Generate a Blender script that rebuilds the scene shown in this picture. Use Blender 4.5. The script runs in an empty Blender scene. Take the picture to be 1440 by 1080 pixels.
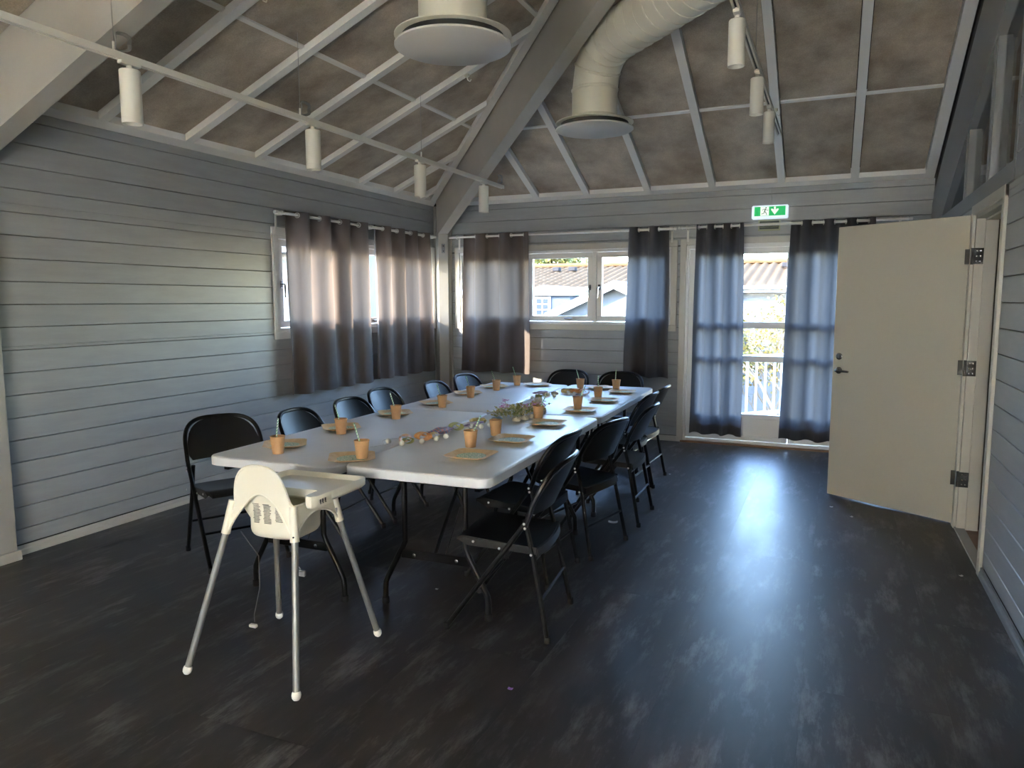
import bpy, bmesh, math, random
from mathutils import Vector, Matrix
random.seed(7)
PI = math.pi
SC = bpy.context.scene
COL = SC.collection

# ------------------------------------------------------------------ camera
cam_d = bpy.data.cameras.new('camera')
cam_d.sensor_fit = 'HORIZONTAL'; cam_d.sensor_width = 36.0
cam_d.lens = 1038.03 / 1440 * 36.0
cam_d.clip_start = 0.05; cam_d.clip_end = 400
cam = bpy.data.objects.new('camera', cam_d); COL.objects.link(cam)
YAW, PIT, ROL = 0.41018, -0.11150, -0.00212
fw = Vector((-math.sin(YAW) * math.cos(PIT), math.cos(YAW) * math.cos(PIT), math.sin(PIT)))
rt = Vector((math.cos(YAW), math.sin(YAW), 0)); up = rt.cross(fw)
r2 = math.cos(ROL) * rt + math.sin(ROL) * up; u2 = -math.sin(ROL) * rt + math.cos(ROL) * up
M = Matrix((r2, u2, -fw)).transposed().to_4x4(); M.translation = Vector((4.41935, -7.93646, 1.50786))
cam.matrix_world = M
SC.camera = cam

# ------------------------------------------------------------------ sky, sun, exposure
SUN_EL, SUN_AZ = math.radians(22), math.radians(52)     # travel direction (cos az, sin az) in plan
world = bpy.data.worlds.new('world'); SC.world = world; world.use_nodes = True
wn = world.node_tree; wn.nodes.clear()
sky = wn.nodes.new('ShaderNodeTexSky'); sky.sky_type = 'NISHITA'; sky.sun_disc = False
sky.sun_elevation = SUN_EL; sky.sun_rotation = math.radians(-142); sky.air_density = 1.0; sky.dust_density = 0.15; sky.ozone_density = 1.0
bg = wn.nodes.new('ShaderNodeBackground'); bg.inputs[1].default_value = 1.45
wo = wn.nodes.new('ShaderNodeOutputWorld')
tint = wn.nodes.new('ShaderNodeMix'); tint.data_type = 'RGBA'; tint.blend_type = 'MULTIPLY'; tint.inputs[0].default_value = 1.0
tint.inputs[7].default_value = (.94, .98, 1.07, 1); wn.links.new(sky.outputs[0], tint.inputs[6]); wn.links.new(tint.outputs[2], bg.inputs[0]); wn.links.new(bg.outputs[0], wo.inputs[0])
sd = bpy.data.lights.new('sun', 'SUN'); sd.energy = 7.0; sd.angle = math.radians(0.53); sd.color = (1.0, 0.83, 0.62)
sun = bpy.data.objects.new('sun', sd); COL.objects.link(sun)
sdir = Vector((math.cos(SUN_AZ) * math.cos(SUN_EL), math.sin(SUN_AZ) * math.cos(SUN_EL), -math.sin(SUN_EL)))
sun.rotation_euler = sdir.to_track_quat('-Z', 'Y').to_euler(); sun.location = (-20, -10, 12)
SC.view_settings.view_transform = 'Standard'; SC.view_settings.look = 'None'
SC.view_settings.gamma = 1.0; SC.view_settings.use_curve_mapping = False
SC.view_settings.exposure = 2.7
SC.cycles.use_denoising = True
SC.cycles.max_bounces = 12; SC.cycles.diffuse_bounces = 8; SC.cycles.glossy_bounces = 4
SC.cycles.transmission_bounces = 8; SC.cycles.transparent_max_bounces = 12
SC.cycles.sample_clamp_indirect = 6.0
SC.cycles.caustics_reflective = False; SC.cycles.caustics_refractive = False

def portal(loc, rot, sx, sy):
    d = bpy.data.lights.new('sky_portal', 'AREA'); d.shape = 'RECTANGLE'; d.size = sx; d.size_y = sy
    d.cycles.is_portal = True
    o = bpy.data.objects.new('sky_portal', d); o.location = loc; o.rotation_euler = rot; COL.objects.link(o)
portal((-.12, -1.54, 1.66), (0, -PI / 2, 0), .95, 2.7)          # emits +x
portal((1.56, .12, 1.66), (-PI / 2, 0, 0), 2.7, .95)            # emits -y
portal((3.95, .12, 1.05), (-PI / 2, 0, 0), 2.0, 2.1)
portal((3.6, -10.58, 1.15), (PI / 2, 0, 0), 2.8, 1.8)            # rear windows, emits +y

# ------------------------------------------------------------------ materials
MATS = {}
def mat(name, col, rough=.5, metal=0., spec=.5, coat=0., bump=None, noise=None, objvar=0., trans=0., emis=None):
    if name in MATS: return MATS[name]
    m = bpy.data.materials.new(name); m.use_nodes = True; nt = m.node_tree; N = nt.nodes; L = nt.links
    b = N['Principled BSDF']
    b.inputs['Base Color'].default_value = (*col, 1); b.inputs['Roughness'].default_value = rough
    b.inputs['Metallic'].default_value = metal; b.inputs['Specular IOR Level'].default_value = spec
    b.inputs['Coat Weight'].default_value = coat; b.inputs['Coat Roughness'].default_value = .12
    tc = N.new('ShaderNodeTexCoord'); src = tc.outputs['Object']
    csock = None
    if noise:                                   # (scale, colour2, low, high, detail, stretch)
        sc_, c2, lo, hi, det, st = noise
        mp = N.new('ShaderNodeMapping'); mp.inputs['Scale'].default_value = st
        L.new(src, mp.inputs[0])
        nz = N.new('ShaderNodeTexNoise'); nz.inputs['Scale'].default_value = sc_; nz.inputs['Detail'].default_value = det
        nz.inputs['Roughness'].default_value = .62
        L.new(mp.outputs[0], nz.inputs['Vector'])
        rp = N.new('ShaderNodeValToRGB'); rp.color_ramp.elements[0].position = lo; rp.color_ramp.elements[1].position = hi
        rp.color_ramp.elements[0].color = (*col, 1); rp.color_ramp.elements[1].color = (*c2, 1)
        L.new(nz.outputs['Fac'], rp.inputs[0]); csock = rp.outputs[0]
        L.new(csock, b.inputs['Base Color'])
    if objvar:
        oi = N.new('ShaderNodeObjectInfo'); mr = N.new('ShaderNodeMapRange')
        mr.inputs['To Min'].default_value = 1 - objvar; mr.inputs['To Max'].default_value = 1 + objvar
        L.new(oi.outputs['Random'], mr.inputs[0])
        mx = N.new('ShaderNodeVectorMath'); mx.operation = 'SCALE'
        if csock: L.new(csock, mx.inputs[0])
        else: mx.inputs[0].default_value = col
        L.new(mr.outputs[0], mx.inputs['Scale']); L.new(mx.outputs[0], b.inputs['Base Color'])
    if bump:                                    # (scale, strength, stretch)
        mp2 = N.new('ShaderNodeMapping'); mp2.inputs['Scale'].default_value = bump[2]; L.new(src, mp2.inputs[0])
        n2 = N.new('ShaderNodeTexNoise'); n2.inputs['Scale'].default_value = bump[0]; n2.inputs['Detail'].default_value = 4
        L.new(mp2.outputs[0], n2.inputs['Vector'])
        bp = N.new('ShaderNodeBump'); bp.inputs['Strength'].default_value = bump[1]; bp.inputs['Distance'].default_value = .003
        L.new(n2.outputs['Fac'], bp.inputs['Height']); L.new(bp.outputs[0], b.inputs['Normal'])
    if trans:
        tr = N.new('ShaderNodeBsdfTranslucent'); tr.inputs[0].default_value = (*col, 1)
        ms = N.new('ShaderNodeMixShader'); ms.inputs[0].default_value = trans
        L.new(b.outputs[0], ms.inputs[1]); L.new(tr.outputs[0], ms.inputs[2]); L.new(ms.outputs[0], N['Material Output'].inputs[0])
    if emis:
        b.inputs['Emission Color'].default_value = (*emis[0], 1); b.inputs['Emission Strength'].default_value = emis[1]
    MATS[name] = m; return m

U = (1, 1, 1)
m_plank = mat('painted_plank', (.292, .302, .305), .42, objvar=.035, bump=(6, .25, (.4, .4, 6)), noise=(3, (.33, .34, .342), .35, .7, 4, (1, 1, 6)))
m_plankback = mat('plank_backing', (.05, .048, .045), .8)
m_trim = mat('cream_trim_paint', (.50, .48, .42), .4, bump=(20, .1, U))
m_beam = mat('painted_beam', (.37, .35, .305), .45, bump=(12, .3, (1, 1, 1)), noise=(2.5, (.41, .385, .34), .35, .7, 4, U))
m_batten = mat('painted_batten', (.70, .68, .64), .5, bump=(15, .2, U))
m_gable = mat('gable_board_paint', (.22, .225, .225), .45, bump=(10, .2, U))
m_deck = mat('dark_roof_void', (.03, .022, .016), .9)
m_wallrear = mat('rear_wall_paint', (.55, .54, .51), .6, bump=(8, .2, U))
m_white = mat('white_window_paint', (.72, .71, .68), .35, bump=(30, .05, U))
m_door = mat('cream_door_laminate', (.47, .445, .37), .38, bump=(60, .06, U))
m_steel = mat('brushed_steel', (.30, .30, .30), .25, 1.0, bump=(90, .1, (1, 1, 12)))
m_blacksteel = mat('dark_hinge_steel', (.05, .05, .05), .35, .8, bump=(60, .1, U))
m_black = mat('black_plastic', (.009, .009, .010), .45, spec=.28, bump=(140, .12, U))
m_blacktube = mat('black_powder_coated_tube', (.006, .006, .007), .30, spec=.22, bump=(200, .08, U))
m_rubber = mat('black_rubber', (.01, .01, .01), .7, bump=(80, .2, U))
m_table = mat('white_plastic_tabletop', (.66, .67, .69), .40, bump=(120, .25, U), noise=(5, (.62, .63, .65), .4, .7, 4, U))
m_hc = mat('cream_high_chair_plastic', (.76, .72, .60), .33, bump=(90, .05, U))
m_hcleg = mat('grey_high_chair_leg', (.23, .235, .23), .35, .3, bump=(150, .08, U))
m_cap = mat('white_foot_cap', (.78, .76, .70), .4, bump=(90, .05, U))
m_ink = mat('dark_ink', (.06, .055, .045), .6, bump=(50, .02, U))
m_strap = mat('grey_strap', (.22, .22, .22), .7, bump=(300, .4, U))
m_kraft = mat('kraft_paper', (.48, .27, .125), .6, noise=(30, (.55, .32, .155), .35, .7, 5, U), bump=(120, .2, U))
m_plate = mat('kraft_plate_board', (.72, .50, .25), .55, noise=(25, (.82, .62, .36), .35, .7, 5, U), bump=(100, .2, U))
m_duct = mat('cream_painted_duct', (.62, .59, .48), .35, bump=(40, .06, U))
m_disc = mat('white_diffuser_disc', (.58, .55, .50), .4, bump=(60, .05, U))
m_spot = mat('white_spot_lamp', (.66, .63, .55), .35, bump=(60, .05, U))
m_spotin = mat('spot_dark_inside', (.015, .015, .015), .5, bump=(60, .05, U))
m_wire = mat('wire_steel', (.35, .34, .32), .35, .7, bump=(60, .05, U))
m_rod = mat('white_curtain_rod', (.70, .68, .63), .3, bump=(60, .04, U))
m_thresh = mat('brown_wood_threshold', (.16, .07, .028), .4, noise=(9, (.25, .12, .05), .3, .7, 5, (1, 12, 12)), bump=(20, .2, (1, 12, 12)))
m_greythr = mat('grey_threshold', (.35, .33, .30), .5, bump=(40, .1, U))
m_hallwood = mat('hall_brown_wood', (.11, .06, .03), .6, noise=(4, (.16, .09, .05), .3, .7, 4, U))
m_halldark = mat('hall_dark_wall', (.10, .085, .07), .8, noise=(4, (.13, .11, .09), .3, .7, 4, U))
m_glassmat = None

def glass(name='window_glass', tint=(1, 1, 1)):
    if name in MATS: return MATS[name]
    m = bpy.data.materials.new(name); m.use_nodes = True; nt = m.node_tree; N = nt.nodes; L = nt.links
    N.remove(N['Principled BSDF'])
    t = N.new('ShaderNodeBsdfTransparent'); t.inputs[0].default_value = (*[c ** .5 for c in tint], 1)
    g = N.new('ShaderNodeBsdfGlossy'); g.inputs['Roughness'].default_value = .02
    f = N.new('ShaderNodeFresnel'); f.inputs[0].default_value = 1.3
    ge = N.new('ShaderNodeNewGeometry'); sb = N.new('ShaderNodeMath'); sb.operation = 'SUBTRACT'; sb.inputs[0].default_value = 1; L.new(ge.outputs['Backfacing'], sb.inputs[1])
    ml = N.new('ShaderNodeMath'); ml.operation = 'MULTIPLY'; L.new(f.outputs[0], ml.inputs[0]); L.new(sb.outputs[0], ml.inputs[1])
    x = N.new('ShaderNodeMixShader'); L.new(ml.outputs[0], x.inputs[0]); L.new(t.outputs[0], x.inputs[1]); L.new(g.outputs[0], x.inputs[2])
    L.new(x.outputs[0], N['Material Output'].inputs[0]); MATS[name] = m; return m
m_glass = glass('window_glass', (.62, .64, .65)); m_glassclear = glass('clear_glass')

def panel_material():
    m = mat('cement_fibre_panel', (.155, .125, .098), .75)
    nt = m.node_tree; N = nt.nodes; L = nt.links; b = N['Principled BSDF']
    tc = N.new('ShaderNodeTexCoord'); oi = N.new('ShaderNodeObjectInfo')
    ad = N.new('ShaderNodeVectorMath'); ad.operation = 'ADD'
    sc_ = N.new('ShaderNodeVectorMath'); sc_.operation = 'SCALE'; sc_.inputs[0].default_value = (17, 31, 11)
    L.new(oi.outputs['Random'], sc_.inputs['Scale']); L.new(tc.outputs['Object'], ad.inputs[0]); L.new(sc_.outputs[0], ad.inputs[1])
    a = N.new('ShaderNodeTexNoise'); a.inputs['Scale'].default_value = 2.6; a.inputs['Detail'].default_value = 6; a.inputs['Roughness'].default_value = .6
    f = N.new('ShaderNodeTexNoise'); f.inputs['Scale'].default_value = 120; f.inputs['Detail'].default_value = 3
    for n in (a, f): L.new(ad.outputs[0], n.inputs['Vector'])
    rp = N.new('ShaderNodeValToRGB'); e = rp.color_ramp.elements
    e[0].position = .3; e[0].color = (.31, .25, .19, 1); e[1].position = .72; e[1].color = (.70, .59, .46, 1)
    L.new(a.outputs['Fac'], rp.inputs[0])
    mx = N.new('ShaderNodeMix'); mx.data_type = 'RGBA'; mx.blend_type = 'MULTIPLY'; mx.inputs[0].default_value = .5
    L.new(rp.outputs[0], mx.inputs[6]); L.new(f.outputs['Fac'], mx.inputs[7]); L.new(mx.outputs[2], b.inputs['Base Color'])
    bp = N.new('ShaderNodeBump'); bp.inputs['Strength'].default_value = .3; bp.inputs['Distance'].default_value = .002
    L.new(f.outputs['Fac'], bp.inputs['Height']); L.new(bp.outputs[0], b.inputs['Normal'])
    return m
m_panel = panel_material()

def floor_material():
    m = mat('dark_vinyl_floor', (.02, .019, .02), .3)
    nt = m.node_tree; N = nt.nodes; L = nt.links; b = N['Principled BSDF']
    tc = N.new('ShaderNodeTexCoord'); oi = N.new('ShaderNodeObjectInfo')
    ad = N.new('ShaderNodeVectorMath'); ad.operation = 'ADD'
    sc_ = N.new('ShaderNodeVectorMath'); sc_.operation = 'SCALE'; sc_.inputs[0].default_value = (13, 29, 0)
    L.new(oi.outputs['Random'], sc_.inputs['Scale']); L.new(tc.outputs['Object'], ad.inputs[0]); L.new(sc_.outputs[0], ad.inputs[1])
    def nz(scale, st, det, rg=.65):
        mp = N.new('ShaderNodeMapping'); mp.inputs['Scale'].default_value = st; L.new(ad.outputs[0], mp.inputs[0])
        n = N.new('ShaderNodeTexNoise'); n.inputs['Scale'].default_value = scale; n.inputs['Detail'].default_value = det; n.inputs['Roughness'].default_value = rg
        L.new(mp.outputs[0], n.inputs['Vector']); return n
    base = nz(2.2, (3, .8, 1), 6)
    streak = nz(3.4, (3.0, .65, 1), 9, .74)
    mask = nz(2.2, (1.2, .8, 1), 3)
    fine = nz(60, (1, 1, 1), 4)
    rp = N.new('ShaderNodeValToRGB'); e = rp.color_ramp.elements
    e[0].position = .33; e[0].color = (.011, .0092, .0085, 1); e[1].position = .7; e[1].color = (.045, .037, .034, 1)
    L.new(base.outputs['Fac'], rp.inputs[0])
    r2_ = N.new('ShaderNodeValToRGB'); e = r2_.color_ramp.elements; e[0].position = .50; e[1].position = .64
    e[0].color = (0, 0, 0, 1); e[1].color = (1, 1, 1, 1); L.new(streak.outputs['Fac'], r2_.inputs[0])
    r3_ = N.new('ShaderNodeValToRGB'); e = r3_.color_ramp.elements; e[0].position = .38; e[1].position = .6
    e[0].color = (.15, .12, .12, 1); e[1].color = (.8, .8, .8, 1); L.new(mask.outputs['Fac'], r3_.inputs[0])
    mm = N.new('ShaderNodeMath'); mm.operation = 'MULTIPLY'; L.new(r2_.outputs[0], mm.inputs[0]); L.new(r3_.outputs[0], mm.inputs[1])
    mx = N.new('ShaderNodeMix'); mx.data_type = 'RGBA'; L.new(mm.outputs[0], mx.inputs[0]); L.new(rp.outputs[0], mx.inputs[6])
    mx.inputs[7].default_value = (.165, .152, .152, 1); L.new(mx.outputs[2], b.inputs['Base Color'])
    mr = N.new('ShaderNodeMapRange'); mr.inputs['To Min'].default_value = .35; mr.inputs['To Max'].default_value = .50
    L.new(base.outputs['Fac'], mr.inputs[0]); L.new(mr.outputs[0], b.inputs['Roughness'])
    bp = N.new('ShaderNodeBump'); bp.inputs['Strength'].default_value = .12; bp.inputs['Distance'].default_value = .001
    L.new(fine.outputs['Fac'], bp.inputs['Height']); L.new(bp.outputs[0], b.inputs['Normal'])
    b.inputs['Specular IOR Level'].default_value = .5
    return m
m_floor = floor_material()

def curtain_material(name, col, tcol, tr):
    m = mat(name, col, .8, bump=(220, .35, (1, 1, .2)))
    nt = m.node_tree; N = nt.nodes; L = nt.links; b = N['Principled BSDF']
    b.inputs['Sheen Weight'].default_value = .15
    t = N.new('ShaderNodeBsdfTranslucent'); t.inputs[0].default_value = (*tcol, 1)
    ms = N.new('ShaderNodeMixShader'); ms.inputs[0].default_value = tr
    L.new(b.outputs[0], ms.inputs[1]); L.new(t.outputs[0], ms.inputs[2]); L.new(ms.outputs[0], N['Material Output'].inputs[0])
    return m
m_curt = curtain_material('grey_brown_curtain_cloth', (.105, .088, .085), (.28, .20, .15), .20)
m_curt2 = curtain_material('charcoal_curtain_cloth', (.065, .063, .068), (.17, .165, .175), .22)

def stripe_material(name, c1, c2, freq, axis=2, twist=0.):
    m = mat(name, c1, .5)
    nt = m.node_tree; N = nt.nodes; L = nt.links; b = N['Principled BSDF']
    tc = N.new('ShaderNodeTexCoord'); sp = N.new('ShaderNodeSeparateXYZ'); L.new(tc.outputs['Object'], sp.inputs[0])
    src = sp.outputs[axis]
    if twist:
        at = N.new('ShaderNodeMath'); at.operation = 'ARCTAN2'; L.new(sp.outputs[0], at.inputs[0]); L.new(sp.outputs[1], at.inputs[1])
        ml = N.new('ShaderNodeMath'); ml.operation = 'MULTIPLY_ADD'; ml.inputs[1].default_value = twist; L.new(at.outputs[0], ml.inputs[0]); L.new(src, ml.inputs[2]); src = ml.outputs[0]
    a = N.new('ShaderNodeMath'); a.operation = 'MULTIPLY'; a.inputs[1].default_value = freq; L.new(src, a.inputs[0])
    s = N.new('ShaderNodeMath'); s.operation = 'SINE'; L.new(a.outputs[0], s.inputs[0])
    g = N.new('ShaderNodeMath'); g.operation = 'GREATER_THAN'; g.inputs[1].default_value = 0; L.new(s.outputs[0], g.inputs[0])
    mx = N.new('ShaderNodeMix'); mx.data_type = 'RGBA'; L.new(g.outputs[0], mx.inputs[0])
    mx.inputs[6].default_value = (*c1, 1); mx.inputs[7].default_value = (*c2, 1); L.new(mx.outputs[2], b.inputs['Base Color'])
    return m
m_straw = stripe_material('green_white_striped_paper', (.75, .80, .68), (.06, .34, .12), 420, 2, .006)
m_print = mat('green_leaf_print', (.72, .72, .55), .6, noise=(150, (.14, .36, .20), .48, .56, 3, U))

# ------------------------------------------------------------------ mesh helpers
class MB:
    def __init__(s): s.v = []; s.f = []
    def add(s, vs, fs):
        k = len(s.v); s.v += [tuple(v) for v in vs]; s.f += [tuple(i + k for i in f) for f in fs]; return s
    def box(s, a, b, R=None, o=(0, 0, 0)):
        x0, y0, z0 = a; x1, y1, z1 = b
        V = [(x0, y0, z0), (x1, y0, z0), (x1, y1, z0), (x0, y1, z0), (x0, y0, z1), (x1, y0, z1), (x1, y1, z1), (x0, y1, z1)]
        if R is not None: V = [tuple(R @ Vector(v) + Vector(o)) for v in V]
        return s.add(V, [(0, 3, 2, 1), (4, 5, 6, 7), (0, 1, 5, 4), (1, 2, 6, 5), (2, 3, 7, 6), (3, 0, 4, 7)])
    def cbox(s, a, b, c=.004):                       # chamfered box
        x0, y0, z0 = a; x1, y1, z1 = b; c = min(c, (x1 - x0) / 3, (y1 - y0) / 3, (z1 - z0) / 3)
        bm = bmesh.new(); bmesh.ops.create_cube(bm, size=1)
        for v in bm.verts: v.co = Vector(((x0 + x1) / 2 + v.co.x * (x1 - x0), (y0 + y1) / 2 + v.co.y * (y1 - y0), (z0 + z1) / 2 + v.co.z * (z1 - z0)))
        bmesh.ops.bevel(bm, geom=bm.edges[:], offset=c, segments=1, affect='EDGES', profile=.5)
        bm.verts.index_update(); s.add([v.co[:] for v in bm.verts], [[v.index for v in f.verts] for f in bm.faces]); bm.free(); return s
    def prism(s, poly, axis, a, b):                  # poly in the two other axes, extruded along axis a..b
        n = len(poly)
        def P(p, t):
            if axis == 0: return (t, p[0], p[1])
            if axis == 1: return (p[0], t, p[1])
            return (p[0], p[1], t)
        V = [P(p, a) for p in poly] + [P(p, b) for p in poly]
        F = [tuple(range(n))[::-1], tuple(range(n, 2 * n))] + [(i, (i + 1) % n, n + (i + 1) % n, n + i) for i in range(n)]
        return s.add(V, F)
    def tube(s, path, r, n=10, cap=True, closed=False):
        P = [Vector(p) for p in path]; m = len(P); rr = r if isinstance(r, (list, tuple)) else [r] * m
        V = []; prev = None
        for i in range(m):
            if closed: t = (P[(i + 1) % m] - P[i - 1])
            else: t = (P[min(i + 1, m - 1)] - P[max(i - 1, 0)])
            t.normalize()
            if prev is None:
                a = Vector((0, 0, 1)) if abs(t.z) < .9 else Vector((1, 0, 0)); e = t.cross(a).normalized()
            else:
                e = (prev - t * prev.dot(t)).normalized()
            prev = e; g = t.cross(e)
            for k in range(n):
                an = 2 * PI * k / n; V.append(P[i] + (e * math.cos(an) + g * math.sin(an)) * rr[i])
        F = []
        for i in range(m if closed else m - 1):
            j = (i + 1) % m
            for k in range(n): F.append((i * n + k, i * n + (k + 1) % n, j * n + (k + 1) % n, j * n + k))
        if cap and not closed: F += [tuple(range(n))[::-1], tuple(range((m - 1) * n, m * n))]
        return s.add(V, F)
    def lathe(s, prof, n=24, c=(0, 0, 0), R=None):
        V = []; F = []; m = len(prof)
        for r, z in prof:
            for k in range(n):
                a = 2 * PI * k / n; p = Vector((r * math.cos(a), r * math.sin(a), z))
                if R is not None: p = R @ p
                V.append(p + Vector(c))
        for i in range(m - 1):
            for k in range(n): F.append((i * n + k, i * n + (k + 1) % n, (i + 1) * n + (k + 1) % n, (i + 1) * n + k))
        if prof[0][0] > 1e-6: F.append(tuple(range(n))[::-1])
        if prof[-1][0] > 1e-6: F.append(tuple(range((m - 1) * n, m * n)))
        return s.add(V, F)
    def grid(s, fn, nu, nv, flip=False):
        V = [fn(i / nu, j / nv) for j in range(nv + 1) for i in range(nu + 1)]
        F = []
        for j in range(nv):
            for i in range(nu):
                a = j * (nu + 1) + i; q = (a, a + 1, a + nu + 2, a + nu + 1); F.append(q[::-1] if flip else q)
        return s.add(V, F)
    def shell(s, fn, nu, nv, th):                    # thick sheet: fn(u,v)->(point, normal)
        T = [[fn(i / nu, j / nv) for i in range(nu + 1)] for j in range(nv + 1)]
        V = [Vector(p) + Vector(n) * th / 2 for row in T for p, n in row] + [Vector(p) - Vector(n) * th / 2 for row in T for p, n in row]
        K = (nu + 1) * (nv + 1); F = []
        for j in range(nv):
            for i in range(nu):
                a = j * (nu + 1) + i; q = (a, a + 1, a + nu + 2, a + nu + 1); F.append(q); F.append(tuple(x + K for x in q[::-1]))
        ring = [i for i in range(nu + 1)] + [j * (nu + 1) + nu for j in range(1, nv + 1)] + [nv * (nu + 1) + i for i in range(nu - 1, -1, -1)] + [j * (nu + 1) for j in range(nv - 1, 0, -1)]
        for a, b in zip(ring, ring[1:] + ring[:1]): F.append((b, a, a + K, b + K))
        return s.add(V, F)
    def sphere(s, c, r, n=10, m=7, sc=(1, 1, 1)):
        pr = [(r * math.sin(PI * i / m), -r * math.cos(PI * i / m)) for i in range(m + 1)]
        pr[0] = (1e-5, -r); pr[-1] = (1e-5, r)
        k = len(s.v); s.lathe(pr, n)
        for i in range(k, len(s.v)): v = s.v[i]; s.v[i] = (v[0] * sc[0] + c[0], v[1] * sc[1] + c[1], v[2] * sc[2] + c[2])
        return s
    def build(s, name, material, parent=None, smooth=True, world=False, fix=False):
        me = bpy.data.meshes.new(name); V = s.v
        if world and parent is not None:
            o = parent.location; V = [(v[0] - o.x, v[1] - o.y, v[2] - o.z) for v in V]
        me.from_pydata(V, [], s.f); me.validate()
        if fix:
            bm = bmesh.new(); bm.from_mesh(me); bmesh.ops.recalc_face_normals(bm, faces=bm.faces[:]); bm.to_mesh(me); bm.free()
        if smooth:
            me.shade_smooth()
            try: me.set_sharp_from_angle(angle=math.radians(38))
            except Exception: pass
        me.materials.append(material)
        ob = bpy.data.objects.new(name, me); COL.objects.link(ob)
        if parent is not None: ob.parent = parent
        return ob

def tag(o, label=None, cat=None, group=None, kind=None):
    if label: o['label'] = label
    if cat: o['category'] = cat
    if group: o['group'] = group
    if kind: o['kind'] = kind
    return o
def thing(name, label, cat, loc=(0, 0, 0), rz=0, group=None):
    o = bpy.data.objects.new(name, None); o.empty_display_size = .1; COL.objects.link(o)
    o.location = loc; o.rotation_euler = (0, 0, rz); return tag(o, label, cat, group)
def struct(mb, name, material, label=None, **k):
    o = mb.build(name, material, **k); tag(o, label, None, None, 'structure'); return o
def sroot(name, label=None):
    o = bpy.data.objects.new(name, None); o.empty_display_size = .1; COL.objects.link(o); return tag(o, label, None, None, 'structure')
def dup(root, loc, rz, label, group=None):
    def cp(o, par):
        c = o.copy(); COL.objects.link(c); c.parent = par
        for ch in list(o.children): cp(ch, c)
        return c
    r = root.copy(); COL.objects.link(r); r.location = loc; r.rotation_euler = (0, 0, rz); r['label'] = label
    if group: r['group'] = group
    for ch in list(root.children): cp(ch, r)
    return r
def txt(body, size, name, material, parent, R, loc, depth=.0006):
    c = bpy.data.curves.new(name, 'FONT'); c.body = body; c.size = size; c.align_x = 'CENTER'; c.align_y = 'CENTER'; c.extrude = depth; c.resolution_u = 2
    t = bpy.data.objects.new('tmp', c); COL.objects.link(t)
    dg = bpy.context.evaluated_depsgraph_get(); me = bpy.data.meshes.new_from_object(t.evaluated_get(dg)); bpy.data.objects.remove(t)
    me.transform(Matrix.Translation(loc) @ R.to_4x4()); me.materials.clear(); me.materials.append(material)
    o = bpy.data.objects.new(name, me); COL.objects.link(o); o.parent = parent; return o

# ------------------------------------------------------------------ room constants
W = 5.22; HC = 2.628; S = .43; YR = -10.4
OPL = (-2.85, -.17, 1.25, 2.08)      # left window opening y0,y1,z0,z1
OPB = (.29, 2.82, 1.25, 2.08)        # back window opening x0,x1
OPD = (2.97, 4.95, -.02, 2.09)       # balcony door opening
DR = (-3.28, -2.38, 0, 2.07)         # inner door opening in right wall (y)

def rects(u0, u1, z0, z1, holes):
    """cut the rect by holes, give back list of rects"""
    out = [(u0, u1, z0, z1)]
    for h in holes:
        nxt = []
        for a, b, c, d in out:
            if h[1] <= a or h[0] >= b or h[3] <= c or h[2] >= d: nxt.append((a, b, c, d)); continue
            if c < h[2]: nxt.append((a, b, c, h[2]))
            if d > h[3]: nxt.append((a, b, h[3], d))
            lo, hi = max(c, h[2]), min(d, h[3])
            if a < h[0]: nxt.append((a, h[0], lo, hi))
            if b > h[1]: nxt.append((h[1], b, lo, hi))
        out = nxt
    return out

# ---- floor: vinyl boards as parts
fl = struct(MB().box((-.2, YR - .2, -.12), (W + .2, .2, -.006)), 'floor', m_deck, 'dark mottled vinyl floor in wide boards')
x = .325 - .505
row = 0
while x < W:
    x1 = min(x + .505, W + .02); xa = max(x, -.02)
    y = YR - (row * 1.53) % 2.4
    while y < 0:
        ya = max(y, YR); yb = min(y + 2.4, .0)
        if yb > -9.0 and yb - ya > .01 and x1 - xa > .01:
            g = .0003
            MB().box((xa + g, ya + g, -.006), (x1 - g, yb - g, 0)).build('floor_board', m_floor, fl, smooth=False)
        elif yb - ya > .01 and x1 - xa > .01:
            pass
        y += 2.4
    x += .505; row += 1
MB().box((-.02, YR, -.006), (W + .02, -9.2, -.0005)).build('floor_sheet', m_floor, fl, smooth=False)

# ---- walls: dark backing with openings + individual planks
def backing(name, axis, pos0, pos1, u0, u1, z1, holes, label, material=m_plankback):
    mb = MB()
    for a, b, c, d in rects(u0, u1, -.1, z1, holes):
        if axis == 'x': mb.box((pos0, a, c), (pos1, b, d))
        else: mb.box((a, pos0, c), (b, pos1, d))
    return struct(mb, name, material, label, smooth=False)
rows = [.062, .155] + [.155 + .1341 * k for k in range(1, 40)]
def planks(par, axis, sgn, u0, u1, ztop, holes, zbase=0, first=0):
    T = .018
    for k in range(first, len(rows) - 1):
        a0, a1 = rows[k] + .0017, rows[k + 1] - .0017
        if a0 >= ztop - .01: break
        a1 = min(a1, ztop)
        for a, b, c, d in rects(u0, u1, a0, a1, holes):
            if b - a < .02 or d - c < .012: continue
            ch = min(.003, (d - c) / 3)
            pr = [(0, c), (T - ch, c), (T, c + ch), (T, d - ch), (T - ch, d), (0, d)]
            if axis == 'x':      # plank runs along y ; profile in x,z
                base = -T if sgn > 0 else W
                pts = [((base + p if sgn > 0 else W + T - p), q) for p, q in pr]
                MB().prism(pts, 1, a + .0008, b - .0008).build('plank', m_plank, par, smooth=False, fix=True)
            else:
                pts = [(T - p, q) for p, q in pr]   # front face at y=0, wall body behind (y>0)
                MB().prism(pts, 0, a + .0008, b - .0008).build('plank', m_plank, par, smooth=False, fix=True)
hl = [OPL]; hb = [OPB, (OPD[0], OPD[1], -1, OPD[3])]
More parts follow.
